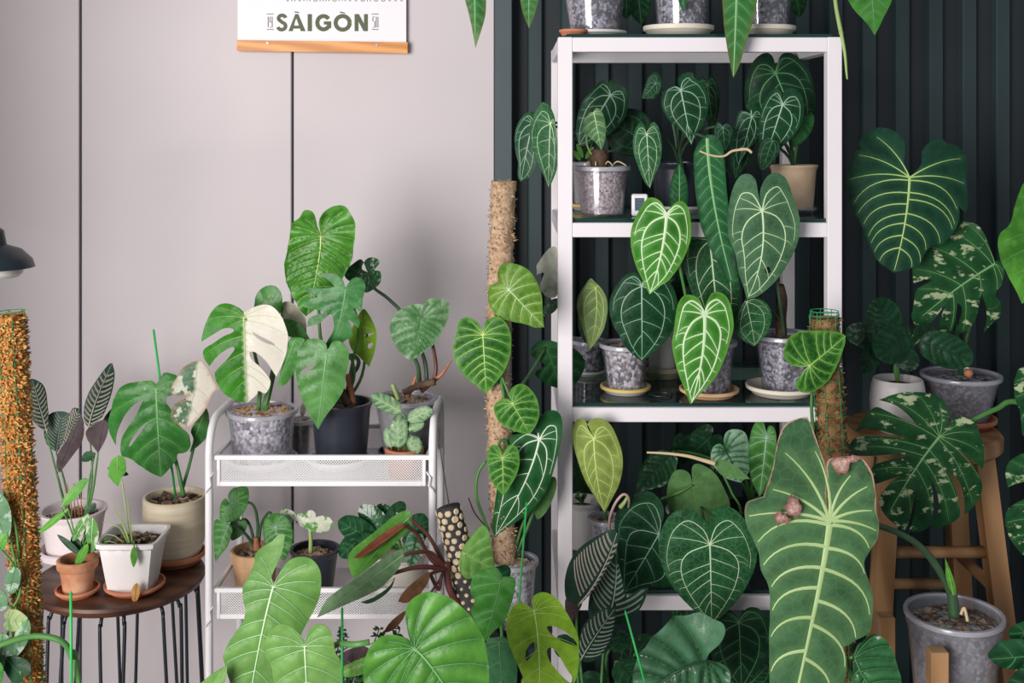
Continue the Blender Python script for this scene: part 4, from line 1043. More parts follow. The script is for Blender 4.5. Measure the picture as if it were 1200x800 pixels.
leaf(B3, 'bright_pleat', 2.03, '376,275* 371,262 368,248 358,245 352,254 343,261 340,275 336,295 333,310 334,325 336,334 341,346 349,359 358,371* 366,365 380,352 395,335 405,320 412,305 415,285 417,265 413,252 404,241 391,241 379,249 374,261', (376, 278), (359, 370), mid=(372, 315), dy=.02, pet=[(402, 470, 2.06), (385, 430, 2.08), (374, 380, 2.07), (376, 279, 2.032)], pr=.003)
leaf(B3, 'mon_teal', 1.995, '405,337* 400,325 385,320 371,323* 381,326 392,336 375,338 360,338 358,342 372,348 356,352 354,360 370,363 379,366 362,373 359,384* 375,378 388,368 391,385 383,400 377,411* 393,407 406,398 413,393 411,383 408,374* 415,380 420,386* 421,375 414,361* 424,365* 425,350 428,335 423,326 413,326', (405, 340), (388, 406), mid=(399, 372), pet=[(404, 470, 2.06), (412, 430, 2.04), (420, 380, 2.03), (405, 341, 1.998)])
leaf(B3, 'mon_mint', 1.965, '384,411* 380,400 365,397 352,405 347,420 346,440 350,460 360,485 371,506* 380,490 395,470 403,455 405,440 408,425 408,410 400,400 390,400', (383, 414), (371, 506), bend=.2, holes=('351,437 360,430 371,427 363,434 354,440',), pet=[(405, 470, 2.06), (415, 440, 2.03), (408, 415, 2.0), (383, 414, 1.967)])
leaf(B3, 'mon_green', 2.01, '324,454* 330,430 336,413 338,400 345,395 357,398 349,410 347,430 336,449', (346, 398), (324, 454), pet=False)
leaf(B3, 'mon_lime', 2.05, '408,393 415,380 425,362 433,370 440,385 441,400 438,415 432,431* 420,418 411,409', (423, 366), (432, 431), holes=('428,392 438,390 430,395', '430,404 437,402 433,409'), pet=[(406, 470, 2.06), (424, 440, 2.06), (430, 390, 2.07), (424, 366, 2.052)])
stem(B3, [(409, 472, 2.05), (402, 462, 2.045), (397, 452, 2.04)], .011, M_brown, 'caudex', 10, 5, .006)
stem(B3, [(415, 474, 2.05), (411, 455, 2.04), (408, 438, 2.04)], .004, M_cane, 'bud_sheath', 8, 4, .007)
stem(B3, [(409, 442, 2.04), (418, 432, 2.04), (420, 422, 2.04), (412, 416, 2.04), (404, 424, 2.04)], .0036, MATS['petiole_dark'], 'curled_petiole', 8)
B4 = pot_plant('silver_philodendron', 'silver-streaked heart leaf philodendron with rusty sheaths in cloudy pot', 475, 2.105, ZT + .004, PZ(465, 2.105), .056, .040, 'frost', sub=M_brmix, fill=.93, chip=M_chipl, nch=70, csize=.006)
saucer('black saucer under the cloudy pot on cart', 475, 2.105, ZT - .0003, .051, .014, M_blackp)
leaf(B4, 'silver_pleat', 2.04, '494,373* 496,358 488,356 478,358 466,365 458,377 457,390 463,405 472,417 482,423* 493,415 510,402 520,385 526,370 527,355 518,350 508,349 499,352 495,361', (494, 374), (483, 423), mid=(490, 397), pet=[(492, 455, 2.08), (490, 430, 2.07), (484, 410, 2.06), (494, 375, 2.042)], pr=.0032, pmat=MATS['petiole_dark'])
leaf(B4, 'dark_pleat', 2.1, '431,319* 424,314 430,303 440,302 445,308 439,316 446,318 446,330 440,337 428,343 418,333 406,327 404,318 415,308 424,304', (431, 320), (406, 326), n=5, pet=[(500, 455, 2.08), (497, 420, 2.09), (475, 372, 2.1), (455, 350, 2.1), (437, 336, 2.1), (431, 321, 2.102)], pr=.003, pmat=MATS['petiole_dark'])
stem(B4, [(494, 458, 2.08), (507, 446, 2.07), (511, 430, 2.07), (507, 403, 2.07)], .0045, M_redbark, 'brown_petiole', 8, 5, .003)
stem(B4, [(500, 450, 2.06), (516, 440, 2.06), (529, 422, 2.05)], .006, M_cane, 'dry_sheath', 8, 5, .001)
stem(B4, [(478, 463, 2.06), (482, 455, 2.05), (488, 440, 2.05)], .006, M_cane, 'dry_sheath', 8, 5, .002)
stem(B4, [(473, 460, 2.04), (490, 452, 2.05), (510, 447, 2.05)], .006, M_brown, 'rhizome', 8, 5, .007)
stem(B4, [(467, 468, 2.05), (464, 460, 2.05), (460, 450, 2.05)], .004, MATS['petiole_pale'], 'cut_stub', 8, 3)
B5 = pot_plant('silver_evergreen', 'silver-splashed small-leaved plant in little terracotta pot on cart', 474, 1.995, ZT, PZ(524, 1.995), .0335, .027, 'terra', M_terra)
Y = 1.985
for bse, tip, w, dy in (((470, 482), (435, 464), 20, -.01), ((478, 492), (506, 480), 18, -.01), ((467, 524), (467, 486), 22, 0), ((458, 524), (453, 500), 13, .01), ((482, 511), (489, 531), 18, -.02), ((479, 503), (497, 496), 12, 0)):
    tleaf(B5, 'agla', Y, bse, tip, w, 'ellip', dy=dy, pr=.0013)

# ================================================================== cart, middle tray
ZM = TRZ[1]
C1 = pot_plant('silver_veined_anthurium', 'silver-veined anthurium in pale terracotta pot on cart middle tray', 299, 2.06, ZM, PZ(643, 2.06), .0435, .034, 'terra', M_terrapale, chip=M_chipl, nch=60, csize=.006)
leaf(C1, 'mint', 2.03, '270,590* 267,581 272,573 282,570 290,572 291,585 286,600 275,610 262,613 257,607* 258,592 264,584', (271, 589), (258, 612), pet=[(301, 640, 2.06), (302, 612, 2.05), (295, 590, 2.04), (272, 589, 2.032)], pmat=MATS['petiole_dark'])
leaf(C1, 'mint', 2.03, '250,612 258,609 270,615 272,623 266,640 258,650 251,659* 250,640', (268, 615), (251, 659), tilt=.3, pet=[(298, 640, 2.06), (288, 626, 2.05), (278, 618, 2.04), (269, 616, 2.03)], pmat=MATS['petiole_dark'])
leaf(C1, 'mint', 2.01, '323,617* 316,606 318,602 328,602 338,609 343,625 341,640 336,653 331,658* 322,645 312,640 308,626 309,611 314,605', (323, 618), (331, 658), vw=1.1, pet=[(303, 640, 2.06), (306, 615, 2.05), (316, 600, 2.03), (323, 618, 2.012)], pmat=MATS['petiole_dark'])
tleaf(C1, 'mint', 2.05, (281, 612), (271, 634), 20, 'heart', pmat=MATS['petiole_dark'])
stem(C1, [(302, 643, 2.06), (301, 637, 2.055), (300, 630, 2.05)], .008, M_cane, 'crown', 10, 3, .004)
C2 = pot_plant('white_variegated_seedling', 'white-splashed seedling in small black pot on cart middle tray', 369, 2.05, ZM, PZ(642, 2.05), .042, .032, 'plain', M_blackp, chip=M_chipl, nch=75, csize=.0065)
stem(C2, [(364, 649, 2.045), (364, 630, 2.04), (362, 612, 2.04)], .0042, MATS['petiole_pale'], 'stem', 8, 4, .003)
for bse, tip, w, t in (((362, 613), (346, 606), 15, 'ellip'), ((362, 614), (365, 598), 13, 'ellip'), ((366, 616), (390, 613), 20, 'ellip'), ((346, 608), (328, 600), 14, 'ellip'), ((363, 614), (370, 623), 13, 'heart')):
    tleaf(C2, 'white_var', 2.035, bse, tip, w, t, pr=.0012, pet=False)
C3 = pot_plant('dark_leaved_plant', 'glossy dark green foliage plant in cream pot behind the red stems', 470, 2.10, ZM, PZ(648, 2.10), .045, .038, 'plain', M_creams)
Y = 2.06
for bse, tip, w, dy in (((440, 632), (398, 614), 30, -.03), ((428, 625), (400, 652), 26, -.03), ((452, 618), (420, 596), 26, 0), ((470, 618), (440, 592), 20, .02), ((478, 640), (496, 604), 30, 0), ((448, 640), (418, 634), 24, -.03), ((455, 610), (475, 588), 18, .02)):
    tleaf(C3, 'dark_gloss', Y, bse, tip, w, 'ellip', dy=dy, bend=.3)
tleaf(C3, 'silver_leaf', 2.05, (487, 632), (480, 668), 22, 'heart')

# knobbly black trunk with pale leaf scars + red-stemmed philodendron on the floor behind the round leaf
C4 = pot_plant('red_stem_philodendron', 'red-stemmed philodendron with long narrow leaves and pale-scarred black trunk', 528, 1.86, 0, .20, .062, .05, 'plain', M_blackp)
a, b_ = P(525, 594, 1.88), P(556, 735, 1.87)
stem(C4, [a, (a + b_) / 2 + Vector((.004, 0, 0)), b_], .0205, M_trunk, 'trunk', 14, 8, .024)
stem(C4, [b_, b_ + Vector((.01, 0, -.1)), Vector((C4.root.x, C4.root.y, .16))], .024, M_trunk, 'lower_trunk', 12, 5, .026)
rs = random.Random(11); d = (b_ - a); Lb = d.length; d.normalize(); u = d.cross(Vector((0, 1, 0))).normalized(); w_ = d.cross(u)
for i in range(17):
    for k in range(8):
        th = 6.2832 * (k + .5 * (i % 2)) / 8 + rs.uniform(-.08, .08); o_ = u * math.cos(th) + w_ * math.sin(th)
        if o_.y > .5: continue
        t_ = Lb * (.03 + .94 * i / 17); r_ = (.0205 + .0035 * t_ / Lb)
        p0 = a + d * t_ + o_ * (r_ - .001) + Vector((.004, 0, 0)) * (1 - abs(2 * t_ / Lb - 1)); s_ = .0062 * rs.uniform(.8, 1.08) * (1 if i < 10 else .6)
        side = d.cross(o_).normalized(); ring0 = [p0 + (d * math.cos(6.2832 * q / 7) + side * math.sin(6.2832 * q / 7)) * s_ for q in range(7)]
        ring1 = [x_ + o_ * .0022 + (p0 - x_) * .3 for x_ in ring0]
        MB().add(ring0 + ring1, [tuple(range(7, 14))] + [(q, (q + 1) % 7, 7 + (q + 1) % 7, 7 + q) for q in range(7)]).build('leaf_scar', M_scar, C4.o)
stem(C4, [P(527, 596, 1.88), P(521, 560, 1.89), P(515, 521, 1.90)], .0011, M_trunk, 'aerial_root', 6, 4, .0009)
Y = 1.86
R = (523, 667, 1.855)
leaf(C4, 'choco', Y, '413,681* 408,668 407,655 413,645 425,635 440,623 455,610 470,600 480,600 482,612 475,625 460,640 445,655 430,668', (480, 606), (413, 681), mid=(447, 640), pet=[R, (515, 650, Y), (500, 625, Y), (480, 607, Y)], pmat=MATS['petiole_red'], pr=.003)
leaf(C4, 'red_back', Y - .012, '413,656* 430,640 450,624 470,613 473,617 460,628 440,643 422,655', (472, 615), (413, 656), pet=[R, (505, 655, Y), (488, 625, Y), (472, 615, Y - .012)], pmat=MATS['petiole_red'], pr=.003)
leaf(C4, 'choco_silver', 1.81, '370,727* 380,708 395,694 415,680 440,661 460,648 473,645 470,660 462,673 445,690 425,701 400,712', (473, 650), (370, 727), mid=(425, 686), pet=[R, (505, 648, 1.84), (488, 647, 1.82), (473, 650, 1.812)], pmat=MATS['petiole_red'], pr=.0032)
leaf(C4, 'choco_dark', 1.825, '422,707* 440,699 456,687 463,676 458,690 445,702 432,708', (462, 677), (422, 707), pet=[R, (500, 664, 1.84), (480, 666, 1.83), (460, 672, 1.826)], pmat=MATS['petiole_red'], pr=.0034)
leaf(C4, 'choco_red', 1.80, '466,706* 472,695 485,682 500,671 503,679 491,698 478,707', (502, 673), (467, 706), pet=[R, (515, 668, 1.83), (502, 673, 1.802)], pmat=MATS['petiole_red'], pr=.003)
leaf(C4, 'choco_red', 1.80, '449,742* 455,732 465,722 475,716 473,724 464,736 456,741', (475, 717), (450, 741), pet=[R, (500, 700, 1.82), (475, 717, 1.802)], pmat=MATS['petiole_red'], pr=.0016)
stem(C4, [R, (517, 676, 1.84), (515, 690, 1.84), (510, 685, 1.835), (504, 672, 1.83)], .003, MATS['petiole_red'], 'curled_stem', 8)
stem(C4, [(R[0], R[1] - 8, R[2]), (527, 690, 1.855), (545, 720, 1.86)], .006, M_redbark, 'red_stem', 8)

# ================================================================== coir pole plant between cart and shelving unit
ps = thing('plant_stand', 'small black round plant stand under the coir pole pot', 'plant stand', (PX(603, 1.95), 1.95, 0))
zst = .485
MB().lathe([(.060, -.012), (.065, -.010), (.065, -.001), (.0001, 0)], (PX(603, 1.95), 1.95, zst), 32).build('top', M_rod, ps, True, 40)
for k in range(3):
    a_ = 2.0944 * k + .5
    MB().tube([(PX(603, 1.95) + .05 * math.cos(a_), 1.95 + .05 * math.sin(a_), zst - .011), (PX(603, 1.95) + .075 * math.cos(a_), 1.95 + .075 * math.sin(a_), .004)], .006, 8).build('leg', M_rod, ps, True)
E = pot_plant('climbing_philodendron', 'heart-leaved philodendron climbing a tan coir pole in clear pot', 602, 1.95, zst, PZ(655, 1.95), .0385, .031, 'clear', sub=M_pur, fill=.92, chip=M_chipl, nch=60, csize=.006)
moss_pole(E.o, P(590, 212, 1.955), P(583, 440, 1.955), .0205, M_coir, M_coir, 900, fl=.008, seed=2)
moss_pole(E.o, P(583, 440, 1.955), P(592, 665, 1.955), .0205, M_coir, M_coir, 900, fl=.008, seed=3)
Y = 1.91
leaf(E, 'verru_lime', Y, '585,331* 583,320 586,312 592,308 607,310 620,317 629,330 635,347 636,367 638,384* 627,384 615,380 600,377 585,372 575,362 572,347 573,337 579,332', (597, 340), (638, 384), n=4, pet=[(588, 380, 1.93), (590, 360, 1.925), (597, 341, Y + .002)])
leaf(E, 'verru', Y, '566,391* 562,380 553,373 543,372 537,378 535,390 531,405 532,420 538,432 548,445 560,454 570,462* 580,450 590,437 597,420 599,405 598,390 592,377 583,371 573,374 567,382', (566, 393), (570, 462), pet=[(583, 450, 1.93), (575, 420, 1.925), (566, 394, Y + .002)])
leaf(E, 'verru', Y - .01, '600,471* 597,460 603,452 613,450 623,458 630,470 632,485 629,497 621,509* 608,507 595,502 585,495 580,485 579,475 588,468 595,467', (601, 473), (621, 509), n=4, pet=[(592, 490, 1.93), (590, 462, 1.93), (587, 440, 1.925), (601, 473, Y - .008)])
leaf(E, 'verru', Y - .01, '589,536* 586,525 578,521 572,528 571,540 573,555 578,568 590,581* 598,570 606,555 609,540 606,525 598,521 592,527', (589, 537), (590, 581), n=4, pet=[(592, 560, 1.93), (594, 520, 1.925), (585, 518, 1.915), (589, 538, Y - .008)])
leaf(E, 'verru_dark', 2.06, '640,428* 622,415 628,402 640,398 655,402 675,410 686,425 682,440 672,452 655,456* 640,450 627,438', (640, 405), (657, 455), pet=[(590, 470, 1.96), (612, 450, 2.0), (640, 406, 2.06)], n=4)
leaf(E, 'anth_white', 1.925, '630,511* 628,500 634,487 645,481 655,484 659,495 658,515 652,540 645,565 635,585 620,603 600,617 579,632* 577,615 580,590 583,570 590,545 594,525 598,512 610,508 622,508', (632, 515), (579, 632), mid=(614, 568), vw=.8, pet=[(604, 652, 1.955), (628, 590, 1.96), (636, 535, 1.945), (632, 515, 1.927)])
tleaf(E, 'matte_pale', 1.955, (644, 560), (630, 610), 22, 'long')
stem(E, [(569, 540, 1.93), (560, 555, 1.93), (558, 580, 1.93), (566, 605, 1.93), (573, 622, 1.93)], .0026, MATS['petiole_green'], 'aerial_stem')
stem(E, [(549, 583, 1.93), (557, 602, 1.93), (571, 618, 1.93)], .0012, M_redbark, 'aerial_root', 6)
stake('green stake leaning before the white-veined leaf by the coir pole', (617, 590, 1.89), (604, 760, 1.89))
# monstera peeping out by the side of the shelving unit
E2 = pot_plant('pale_monstera', 'grey-white monstera leaf poking out beside the shelving unit', 668, 2.30, SHZ[2] + .0005, SHZ[2] + .06, .018, .015, 'clear', sub=M_dkmix)
leaf(E2, 'mon_ghost', 2.06, '628,311* 640,294 652,290 653,318 652,345 640,348 632,336 637,320 628,322*', (650, 300), (636, 346), half=None, tilt=.5)
tleaf(E2, 'dark_gloss', 2.08, (655, 350), (634, 371), 14, 'lance')

# ================================================================== shelving unit, top shelf
Z0 = SHZ[0]
def on(label, px, Y, z, r, h, mat, **kw): return saucer(label, px, Y, z, r, h, mat, **kw)
z = on('thin white saucer under a clear pot on the top shelf', 697, 2.10, Z0, .060, .012, M_ceram)
F1 = pot_plant('trailing_anthurium', 'clear pot on thin white saucer on top shelf with drooping leaves', 697, 2.10, z, z + .10, .060, .045, 'clear', sub=M_dkmix, chip=M_chip, nch=30)
z = on('thick beige saucer under the middle clear pot of the top shelf', 795, 2.09, Z0, .065, .021, M_creams)
F2 = pot_plant('strap_leaf_anthurium', 'clear pot on thick beige saucer on top shelf with long strap leaf', 799, 2.09, z, z + .095, .052, .045, 'clear', sub=M_dkmix, chip=M_chip, nch=30)
z = on('thick beige saucer at the right end of the top shelf', 892, 2.09, Z0, .063, .020, M_creams)
F3 = pot_plant('hanging_anthurium', 'clear pot on beige saucer at right end of top shelf with hanging spathe', 896, 2.09, z, z + .095, .051, .043, 'clear', sub=M_dkmix, chip=M_chip, nch=30)
on('orange terracotta saucer edge on the top shelf corner', 672, 2.05, Z0, .026, .011, M_terra)
leaf(F1, 'queen_hi', 2.02, '543,-12 549,15 553,33 557,56* 564,35 569,15 569,-12 564,-40 556,-55* 547,-38', (556, -52), (557, 56), bend=.1)
leaf(F1, 'queen_hi', 2.04, '609,-10 612,12 620,33* 627,15 632,-8 628,-38 620,-50* 611,-35', (620, -47), (620, 33))
leaf(F2, 'queen_hi', 1.96, '846,-40 848,20 852,50 857,75 861,91* 868,75 875,50 883,25 888,0 890,-40 882,-75 866,-90* 852,-70', (866, -85), (861, 91), n=9, bend=.05)
leaf(F3, 'glossy_green', 2.0, '985,-22 1000,8 1015,25 1027,41* 1037,20 1046,0 1050,-22 1040,-50 1018,-58* 995,-45', (1018, -45), (1027, 41))
stem(F3, [(905, -20, 2.08), (945, -60, 2.05), (972, -40, 2.02), (980, 10, 2.0), (986, 40, 1.99)], .0022, MATS['petiole_pale'], 'flower_stalk', 8, 6, .004)
stem(F3, [(985, 35, 1.99), (990, 62, 1.99), (992, 85, 1.99), (993, 93, 1.99)], .0035, MATS['petiole_pale'], 'spathe', 8, 4, .0012)
for pl, b_, t_, w in ((F1, (745, -30), (752, 28), 34), (F1, (735, -30), (734, 22), 26), (F3, (928, -30), (938, 20), 30), (F2, (798, -20), (802, 13), 12)):
    tleaf(pl, 'queen', 2.2 if w > 20 else 2.03, b_, t_, w, 'long', n=5)

# ================================================================== shelf below (second glass)
Z1 = SHZ[1] + .0005
G1 = pot_plant('alocasia', 'small alocasia with knobbly brown corm in clear pot beside thermometer', 705.5, 2.075, Z1, PZ(195, 2.075), .0475, .039, 'clear', sub=M_pinkmix, fill=.9, chip=M_chip, nch=40, csize=.005)
leaf(G1, 'aloc', 2.04, '695,131* 690,133 684,141 681,151 687,158 697,166 705,176* 709,165 710,150 707,134 700,126', (696, 132), (705, 176), pet=[(700, 190, 2.07), (688, 170, 2.06), (690, 145, 2.05), (696, 133, 2.042)], pmat=MATS['petiole_pale'], pr=.0016)
mb = MB(); rs = random.Random(5); cc = P(702, 187, 2.07)
mb.lathe([(.0001, -.02), (.014, -.018), (.019, -.008), (.017, 0), (.019, .006), (.013, .013), (.015, .016), (.008, .02), (.0001, .021)], cc, 18); mb.build('corm', M_brown, G1.o, True)
for dx in (-10, -4, 6, 14): stem(G1, [(702 + dx, 196, 2.06), (704 + dx * 1.4, 189, 2.05), (706 + dx * 2, 194, 2.045)], .0012, M_straw, 'dry_root', 5, 3)
G2 = pot_plant('dark_heart_anthurium', 'dark anthurium in cloudy pot behind the small alocasia', 690, 2.22, Z1 + .004, PZ(190, 2.22), .033, .028, 'frost', sub=M_brmix)
saucer('yellow-edged saucer behind the small alocasia pot', 690, 2.22, Z1, .036, .012, M_creams, rim=M_yels)
leaf(G2, 'anth_dark', 2.16, '716,108* 713,98 718,92 724,99 732,103 736,115 734,135 722,151 704,164 679,172* 675,152 680,125 692,107 704,95 710,96', (715, 112), (678, 171), vw=1.1)
leaf(G2, 'anth_deep', 2.2, '712,135 735,127 755,132 765,150 760,172 745,183 725,180 712,165', (756, 166), (713, 140))
leaf(G2, 'anth_dark', 2.13, '602,160 606,145 615,133 625,131 632,140 630,165 628,190 622,205 608,213* 605,205 606,190 603,175', (624, 145), (609, 212), tilt=.4)
leaf(G2, 'anth_mid', 2.105, '620,150 625,135 634,120 643,124 650,138 653,170 652,195 646,212 641,220* 633,200 625,180 620,165', (645, 145), (641, 220), tilt=.5, n=3, vw=.7)
for b_, t_ in (((683, 185), (676, 168)), ((686, 186), (696, 172)), ((680, 188), (672, 176))): tleaf(G2, 'lance_green', 2.18, b_, t_, 6, 'lance', pet=False)
tm = thing('thermometer', 'small white digital thermometer standing on glass shelf', 'thermometer', (PX(750, 2.06), 2.06, Z1))
xc, zc_ = PX(750, 2.06), Z1
MB().box(xc - .0145, xc + .0145, 2.06, 2.074, zc_, zc_ + .040, .0025).build('case', M_cart, tm)
MB().box(xc - .0095, xc + .0075, 2.0588, 2.0605, zc_ + .010, zc_ + .033, .0005).build('screen', M_lcd, tm)
mb = MB()
for i in range(4):
    x_ = xc - .0075 + i * .0037
    for zz in (.014, .020, .026): mb.box(x_, x_ + .002, 2.0584, 2.0589, zc_ + zz, zc_ + zz + .0012)
mb.build('digits', M_digit, tm)
G4 = pot_plant('narrow_leaf_anthurium', 'dark heart-leaved anthurium in black pot at the middle of second shelf', 795, 2.17, Z1 + .004, PZ(190, 2.17), .052, .044, 'plain', M_blackp)
saucer('white saucer under the black pot on second shelf', 795, 2.17, Z1, .056, .013, M_ceram)
leaf(G4, 'anth_dark', 2.08, '797,103* 794,93 801,86 811,85 815,92 825,100 831,115 829,135 822,150 815,162 811,170* 800,155 785,142 777,128 775,115 780,105 790,100', (798, 106), (811, 170), vw=1.1)
leaf(G4, 'anth_dark', 2.17, '752,115* 756,100 762,88 769,84 775,92 774,106 766,116', (768, 98), (753, 116), vw=.8)
leaf(G4, 'anth_mid', 2.03, '757,155* 752,143 745,150 742,165 743,180 748,195 755,212 762,221* 768,205 774,190 776,170 772,150 765,143', (758, 158), (762, 221), n=3, vw=.7)
leaf(G4, 'queen', 2.05, '785,238 786,215 793,197 797,192* 801,199 806,215 806,240 800,262* 791,262', (796, 262), (797, 192), pet=False)
tleaf(G4, 'anth_deep', 2.2, (829, 100), (836, 150), 26, 'heart')
tleaf(G4, 'lance_dark', 2.1, (800, 215), (797, 180), 6, 'lance', pet=False)
leaf(G4, 'anth_dark', 2.05, '847,147* 841,143 837,152 838,164 846,174 852,176* 858,165 859,152 853,144', (847, 150), (850, 176), n=2, vw=.7)
stem(G4, [(820, 177, 1.965), (834, 182, 1.965), (848, 183, 1.965), (858, 177, 1.965), (870, 175, 1.965)], .0016, M_straw, 'old_flower', 8, 5, .0024)
stem(G4, [(868, 175, 1.965), (876, 175, 1.965), (881, 179, 1.965)], .003, M_straw, 'old_spathe', 8, 4, .0022)
stem(G4, [(848, 183, 1.965), (846, 190, 1.97), (852, 210, 2.03), (800, 200, 2.15)], .0014, MATS['petiole_dark'], 'flower_stalk', 6)
leaf(G4, 'queen', 1.965, '813,190 815,175 822,163 829,158 839,160 847,172 850,200 852,225 856,260 861,300 862,325 857,332* 845,315 832,290 822,265 816,230', (829, 162), (858, 331), mid=(837, 238), n=10, bend=.03, vw=1.0)
z = saucer('clear plastic saucer under the beige pot', 930, 2.16, Z1, .045, .010, M_frost)
G6 = pot_plant('velvet_anthurium', 'velvet heart-leaved anthurium in beige pot at right of second shelf', 930, 2.16, z, PZ(193, 2.16), .0425, .036, 'plain2', M_beige, chip=M_moss_b, nch=60, csize=.006)
leaf(G6, 'anth_deep', 2.2, '909,80* 905,66 896,62 884,70 876,86 873,110 876,130 890,148 915,156 940,160* 954,140 957,115 952,90 942,72 928,62 916,64', (909, 86), (940, 160), n=3, vw=1.)
leaf(G6, 'anth_dark', 2.08, '917,120* 915,108 910,103 902,109 895,121 890,140 889,155 890,170 896,188* 910,178 925,165 937,150 943,135 942,118 935,106 924,103 918,108', (917, 123), (897, 187), vw=1.15)
leaf(G6, 'anth_dark', 2.1, '880,133* 874,124 880,118 889,121 894,138 889,160 876,178 865,196* 860,182 859,163 862,145 868,130', (881, 137), (866, 194), vw=.9, n=3)
tleaf(G6, 'verru_dark', 2.13, (943, 138), (931, 173), 26, 'heart')
tleaf(G6, 'anth_deep', 2.06, (905, 165), (893, 200), 24, 'long')
tleaf(G6, 'anth_deep', 2.12, (873, 165), (862, 210), 26, 'heart')

# ================================================================== third glass
Z2 = SHZ[2] + .0005
z = saucer('white saucer under the dark cloudy pot at left of third shelf', 690, 2.24, Z2, .034, .010, M_ceram)
H1 = pot_plant('olive_leaf_anthurium', 'yellow-olive pointed leaf in dark clear pot at left of third shelf', 690, 2.24, z, PZ(398, 2.24), .031, .027, 'clear', sub=M_dkmix)
leaf(H1, 'anth_olive', 2.06, '692,326 685,335 678,347 676,360 680,378 685,392 691,411* 700,400 708,385 712,365 711,350 705,338 697,330', (698, 338), (692, 410), mid=(699, 370), n=3, vw=.9)
tleaf(H1, 'lance_dark', 2.2, (690, 396), (678, 372), 14, 'heart')
z = saucer('yellow-rimmed white saucer under the grey pebble-filled clear pot', 733, 2.09, Z2, .046, .013, M_ceram, rim=M_yels)
H2 = pot_plant('clear_pot_anthurium', 'dark round-leaved anthurium in clear pot on yellow-rimmed saucer', 733, 2.09, z, PZ(402, 2.09), .044, .034, 'clear', sub=M_gymix, chip=M_chip, nch=30)
leaf(H2, 'anth_dark', 2.035, '752,330* 746,320 738,319 728,327 717,345 714,362 718,380 725,392 732,405 742,416 753,425* 765,415 780,401 790,385 795,362 791,341 781,326 767,319 757,321', (752, 335), (753, 425), vw=.9)
z = saucer('olive ceramic dish behind the yellow-rimmed saucer', 776, 2.22, Z2, .040, .022, M_oliv)
H3 = pot_plant('wavy_leaf_plant', 'dark curly-leaved plant in grey pot at back of third shelf', 776, 2.22, z, PZ(385, 2.22), .030, .026, 'plain', M_greyp)
for b_, t_, w in (((788, 330), (798, 355), 18), ((790, 325), (785, 305), 16), ((795, 335), (810, 322), 16)): tleaf(H3, 'cala_dark', 2.15, b_, t_, w, 'ellip')
z = saucer('terracotta saucer under the clear pot at the middle of third shelf', 831, 2.065, Z2, .054, .014, M_terrapale)
H5 = pot_plant('light_veined_anthurium', 'bright green anthurium with thick pale veins in clear pot on terracotta saucer', 831, 2.065, z, PZ(398, 2.07), .046, .038, 'clear', sub=M_dkmix, chip=M_chip, nch=25)
leaf(H5, 'anth_light', 1.945, '781,251* 777,240 770,233 760,232 752,242 745,255 740,270 740,290 745,310 753,328 762,346* 775,335 785,328 797,312 805,295 810,280 810,262 807,245 800,236 792,237 784,245', (781, 253), (762, 346), mid=(775, 298), pet=[H5.root, (812, 380, 2.01), (798, 320, 1.965), (788, 272, 1.957), (781, 254, 1.947)])
leaf(H5, 'anth_light', 1.95, '826,366* 820,352 812,346 802,346 795,355 792,370 790,390 788,405 793,430 800,450 810,475* 822,462 838,445 848,425 855,405 860,385 858,365 853,350 845,343 835,343 828,355', (826, 369), (811, 475), mid=(823, 420))
leaf(H5, 'anth_mid', 2.03, '830,275* 818,262 806,270 801,290 803,315 812,345 828,380 845,405* 862,380 868,350 864,315 856,285 845,265 836,264', (832, 282), (845, 405), vw=.8, pet=True)
z = saucer('broad cream saucer under the clear pot at right of third shelf', 915, 2.08, Z2, .064, .017, M_creams)
H9 = pot_plant('grey_leaf_anthurium', 'large grey-green heart-leaved anthurium in clear pot on broad cream saucer', 920, 2.08, z, PZ(391, 2.08), .0545, .041, 'clear', sub=M_dkmix, chip=M_soil, nch=25)
leaf(H9, 'anth_grey', 1.95, '892,244* 888,226 885,211 878,204 868,206 860,220 855,240 853,260 855,280 862,297 866,320 872,335 877,352* 890,348 905,335 918,320 930,300 937,280 938,255 930,230 922,210 912,203 902,204 894,213 890,226', (893, 247), (878, 351), mid=(893, 300), holes=('897,315 902,313 904,319 899,321',), n=4, pet=[H9.root, (912, 340, 2.02), (906, 295, 1.97), (897, 260, 1.96), (893, 248, 1.952)])
leaf(H9, 'anth_mid', 2.0, '873,352* 868,360 862,377 862,390 871,399 885,407* 899,391 905,375 902,360 890,350', (875, 354), (886, 406), n=3, vw=.7)
stem(H9, [(916, 398, 2.08), (915, 375, 2.08), (917, 352, 2.08), (914, 335, 2.07)], .011, M_brown, 'trunk', 10, 4, .008)
cp = thing('cable_coil', 'small coil of thin wire lying on the third glass shelf', 'wire', (PX(775, 2.06), 2.06, Z2))
MB().tube([(PX(775, 2.06) + .020 * math.cos(a * .35) * (1 + .1 * math.sin(a)), 2.06 + .016 * math.sin(a * .35), Z2 + .002 + .0004 * (a // 18)) for a in range(45)], .0011, 6).build('wire', M_rod, cp, True)

